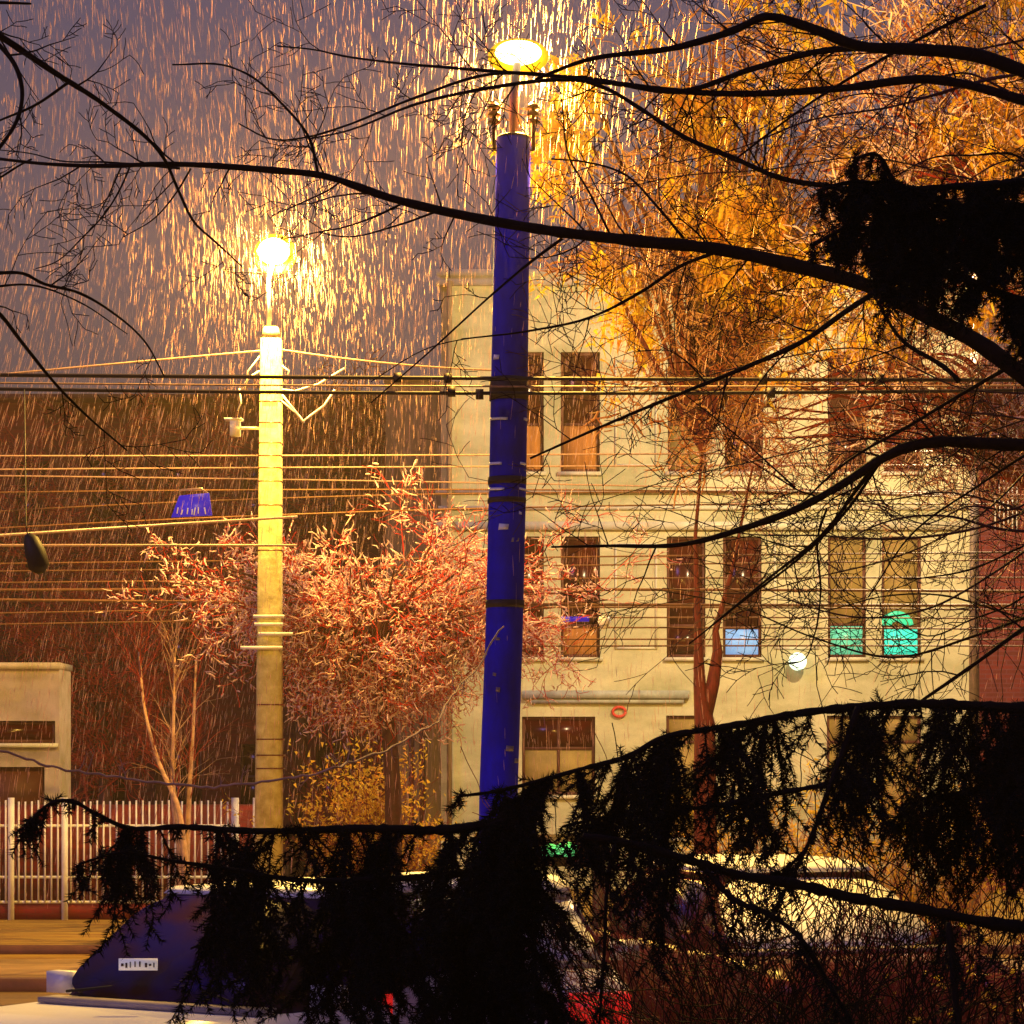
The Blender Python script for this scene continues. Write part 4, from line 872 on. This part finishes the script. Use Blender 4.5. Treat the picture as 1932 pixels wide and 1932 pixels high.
bo.append(sp.bough([(1060, 1560), (1150, 1540), (1260, 1530), (1350, 1520), (1450, 1500), (1560, 1480)], 6.3, .003, .008, interp([(1060, 60, .6), (1300, 90, .6), (1500, 80, .3)]), dens=60))
# upper right bough
for pts, hl, pr in (([(1545, 360), (1600, 345), (1680, 350), (1780, 380), (1932, 420), (2180, 480)], 90, .9), ([(1612, 300), (1650, 290), (1690, 345), (1800, 352), (1932, 345), (2180, 380)], 70, .8), ([(1535, 462), (1600, 430), (1680, 440), (1800, 460), (1932, 500), (2180, 560)], 80, .9),
                    ([(1640, 500), (1700, 490), (1800, 520), (1932, 570), (2180, 620)], 85, .9), ([(1600, 320), (1640, 375), (1720, 400), (1932, 390), (2180, 400)], 100, .9)):
    bo.append(sp.bough(pts, 6.4, .005, .018, lambda x, hl=hl, pr=pr: (hl * (0.55 + .45 * min(1, max(0, (x - 1540) / 150))), pr), dens=330, D1=6.6))
sp.build(s2, bo)

# ------------------------------------------------------------------ falling sleet
N = 72000
D = rng.uniform(7, 44, N) ** 1.0
D = 14 + 28 * rng.random(N) ** .8
px = rng.uniform(-250, 2150, N); py = rng.uniform(-150, 1700, N)
c = np.stack([(px - HX) * K * D, D, EYE + (HY - py) * K * D], 1); c = c[c[:, 2] > .1]
near = []
for q_, s_, k_ in (((lc[0], DN + .2, lc[2]), .5, 1500), ((l2[0], DF, l2[2]), .75, 2600)):
    near.append(np.array(q_) + rng.normal(0, 1, (k_, 3)) * s_ * np.array([1, .8, 1.3]))  # extra flakes packed round both lamps to build their halos
dl = np.minimum(np.hypot(c[:, 0] - l2[0], c[:, 2] - l2[2] + 1.9) * .52, np.hypot(c[:, 0] - lc[0], c[:, 2] - lc[2]) * 1.2)
c = c[rng.random(len(c)) < .05 + .95 * np.exp(-np.maximum(0, dl - 1.0) / 1.9)]; c = np.concatenate([c] + near); n = len(c); D = c[:, 1]  # flakes thinned away from the lamps in place of fading light
wind = np.sin(c[:, 0] * .6 + c[:, 2] * .35) * .12 - .20 * np.exp(-((c[:, 2] - 5.5) / 2.5) ** 2)
d = np.stack([wind + rng.normal(0, .05, n), rng.normal(0, .05, n), np.ones(n)], 1); d[:, 0] *= -1
L = (.035 + .17 * rng.random(n) ** 1.6) * (D / 22) ** .5; r = (.0007 + .0020 * rng.random(n) ** 2.2) * (D / 18) ** .8
mb = MB().segs(c - d * L[:, None] / 2, c, r * .4, r, 3).segs(c, c + d * L[:, None] / 2, r, r * .3, 3)
tag(mb.build('falling_sleet', M['sleet']), 'falling sleet caught in the light of the street lamps', 'sleet', kind='stuff')

# ------------------------------------------------------------------ haze
hz = MB().box(-90, 90, -6, 110, -1.0, 22).build('haze', bpy.data.materials.new('night_haze'))
m = hz.data.materials[0]; m.use_nodes = True; n_ = m.node_tree; n_.nodes.remove(n_.nodes['Principled BSDF'])
pv = n_.nodes.new('ShaderNodeVolumePrincipled'); pv.inputs['Density'].default_value = 0.0016; pv.inputs['Color'].default_value = (.95, .72, .42, 1); pv.inputs['Anisotropy'].default_value = 0.45
n_.links.new(pv.outputs[0], n_.nodes['Material Output'].inputs['Volume'])
tag(hz, 'thin haze of wet snowy night air over the street', 'haze', kind='stuff')
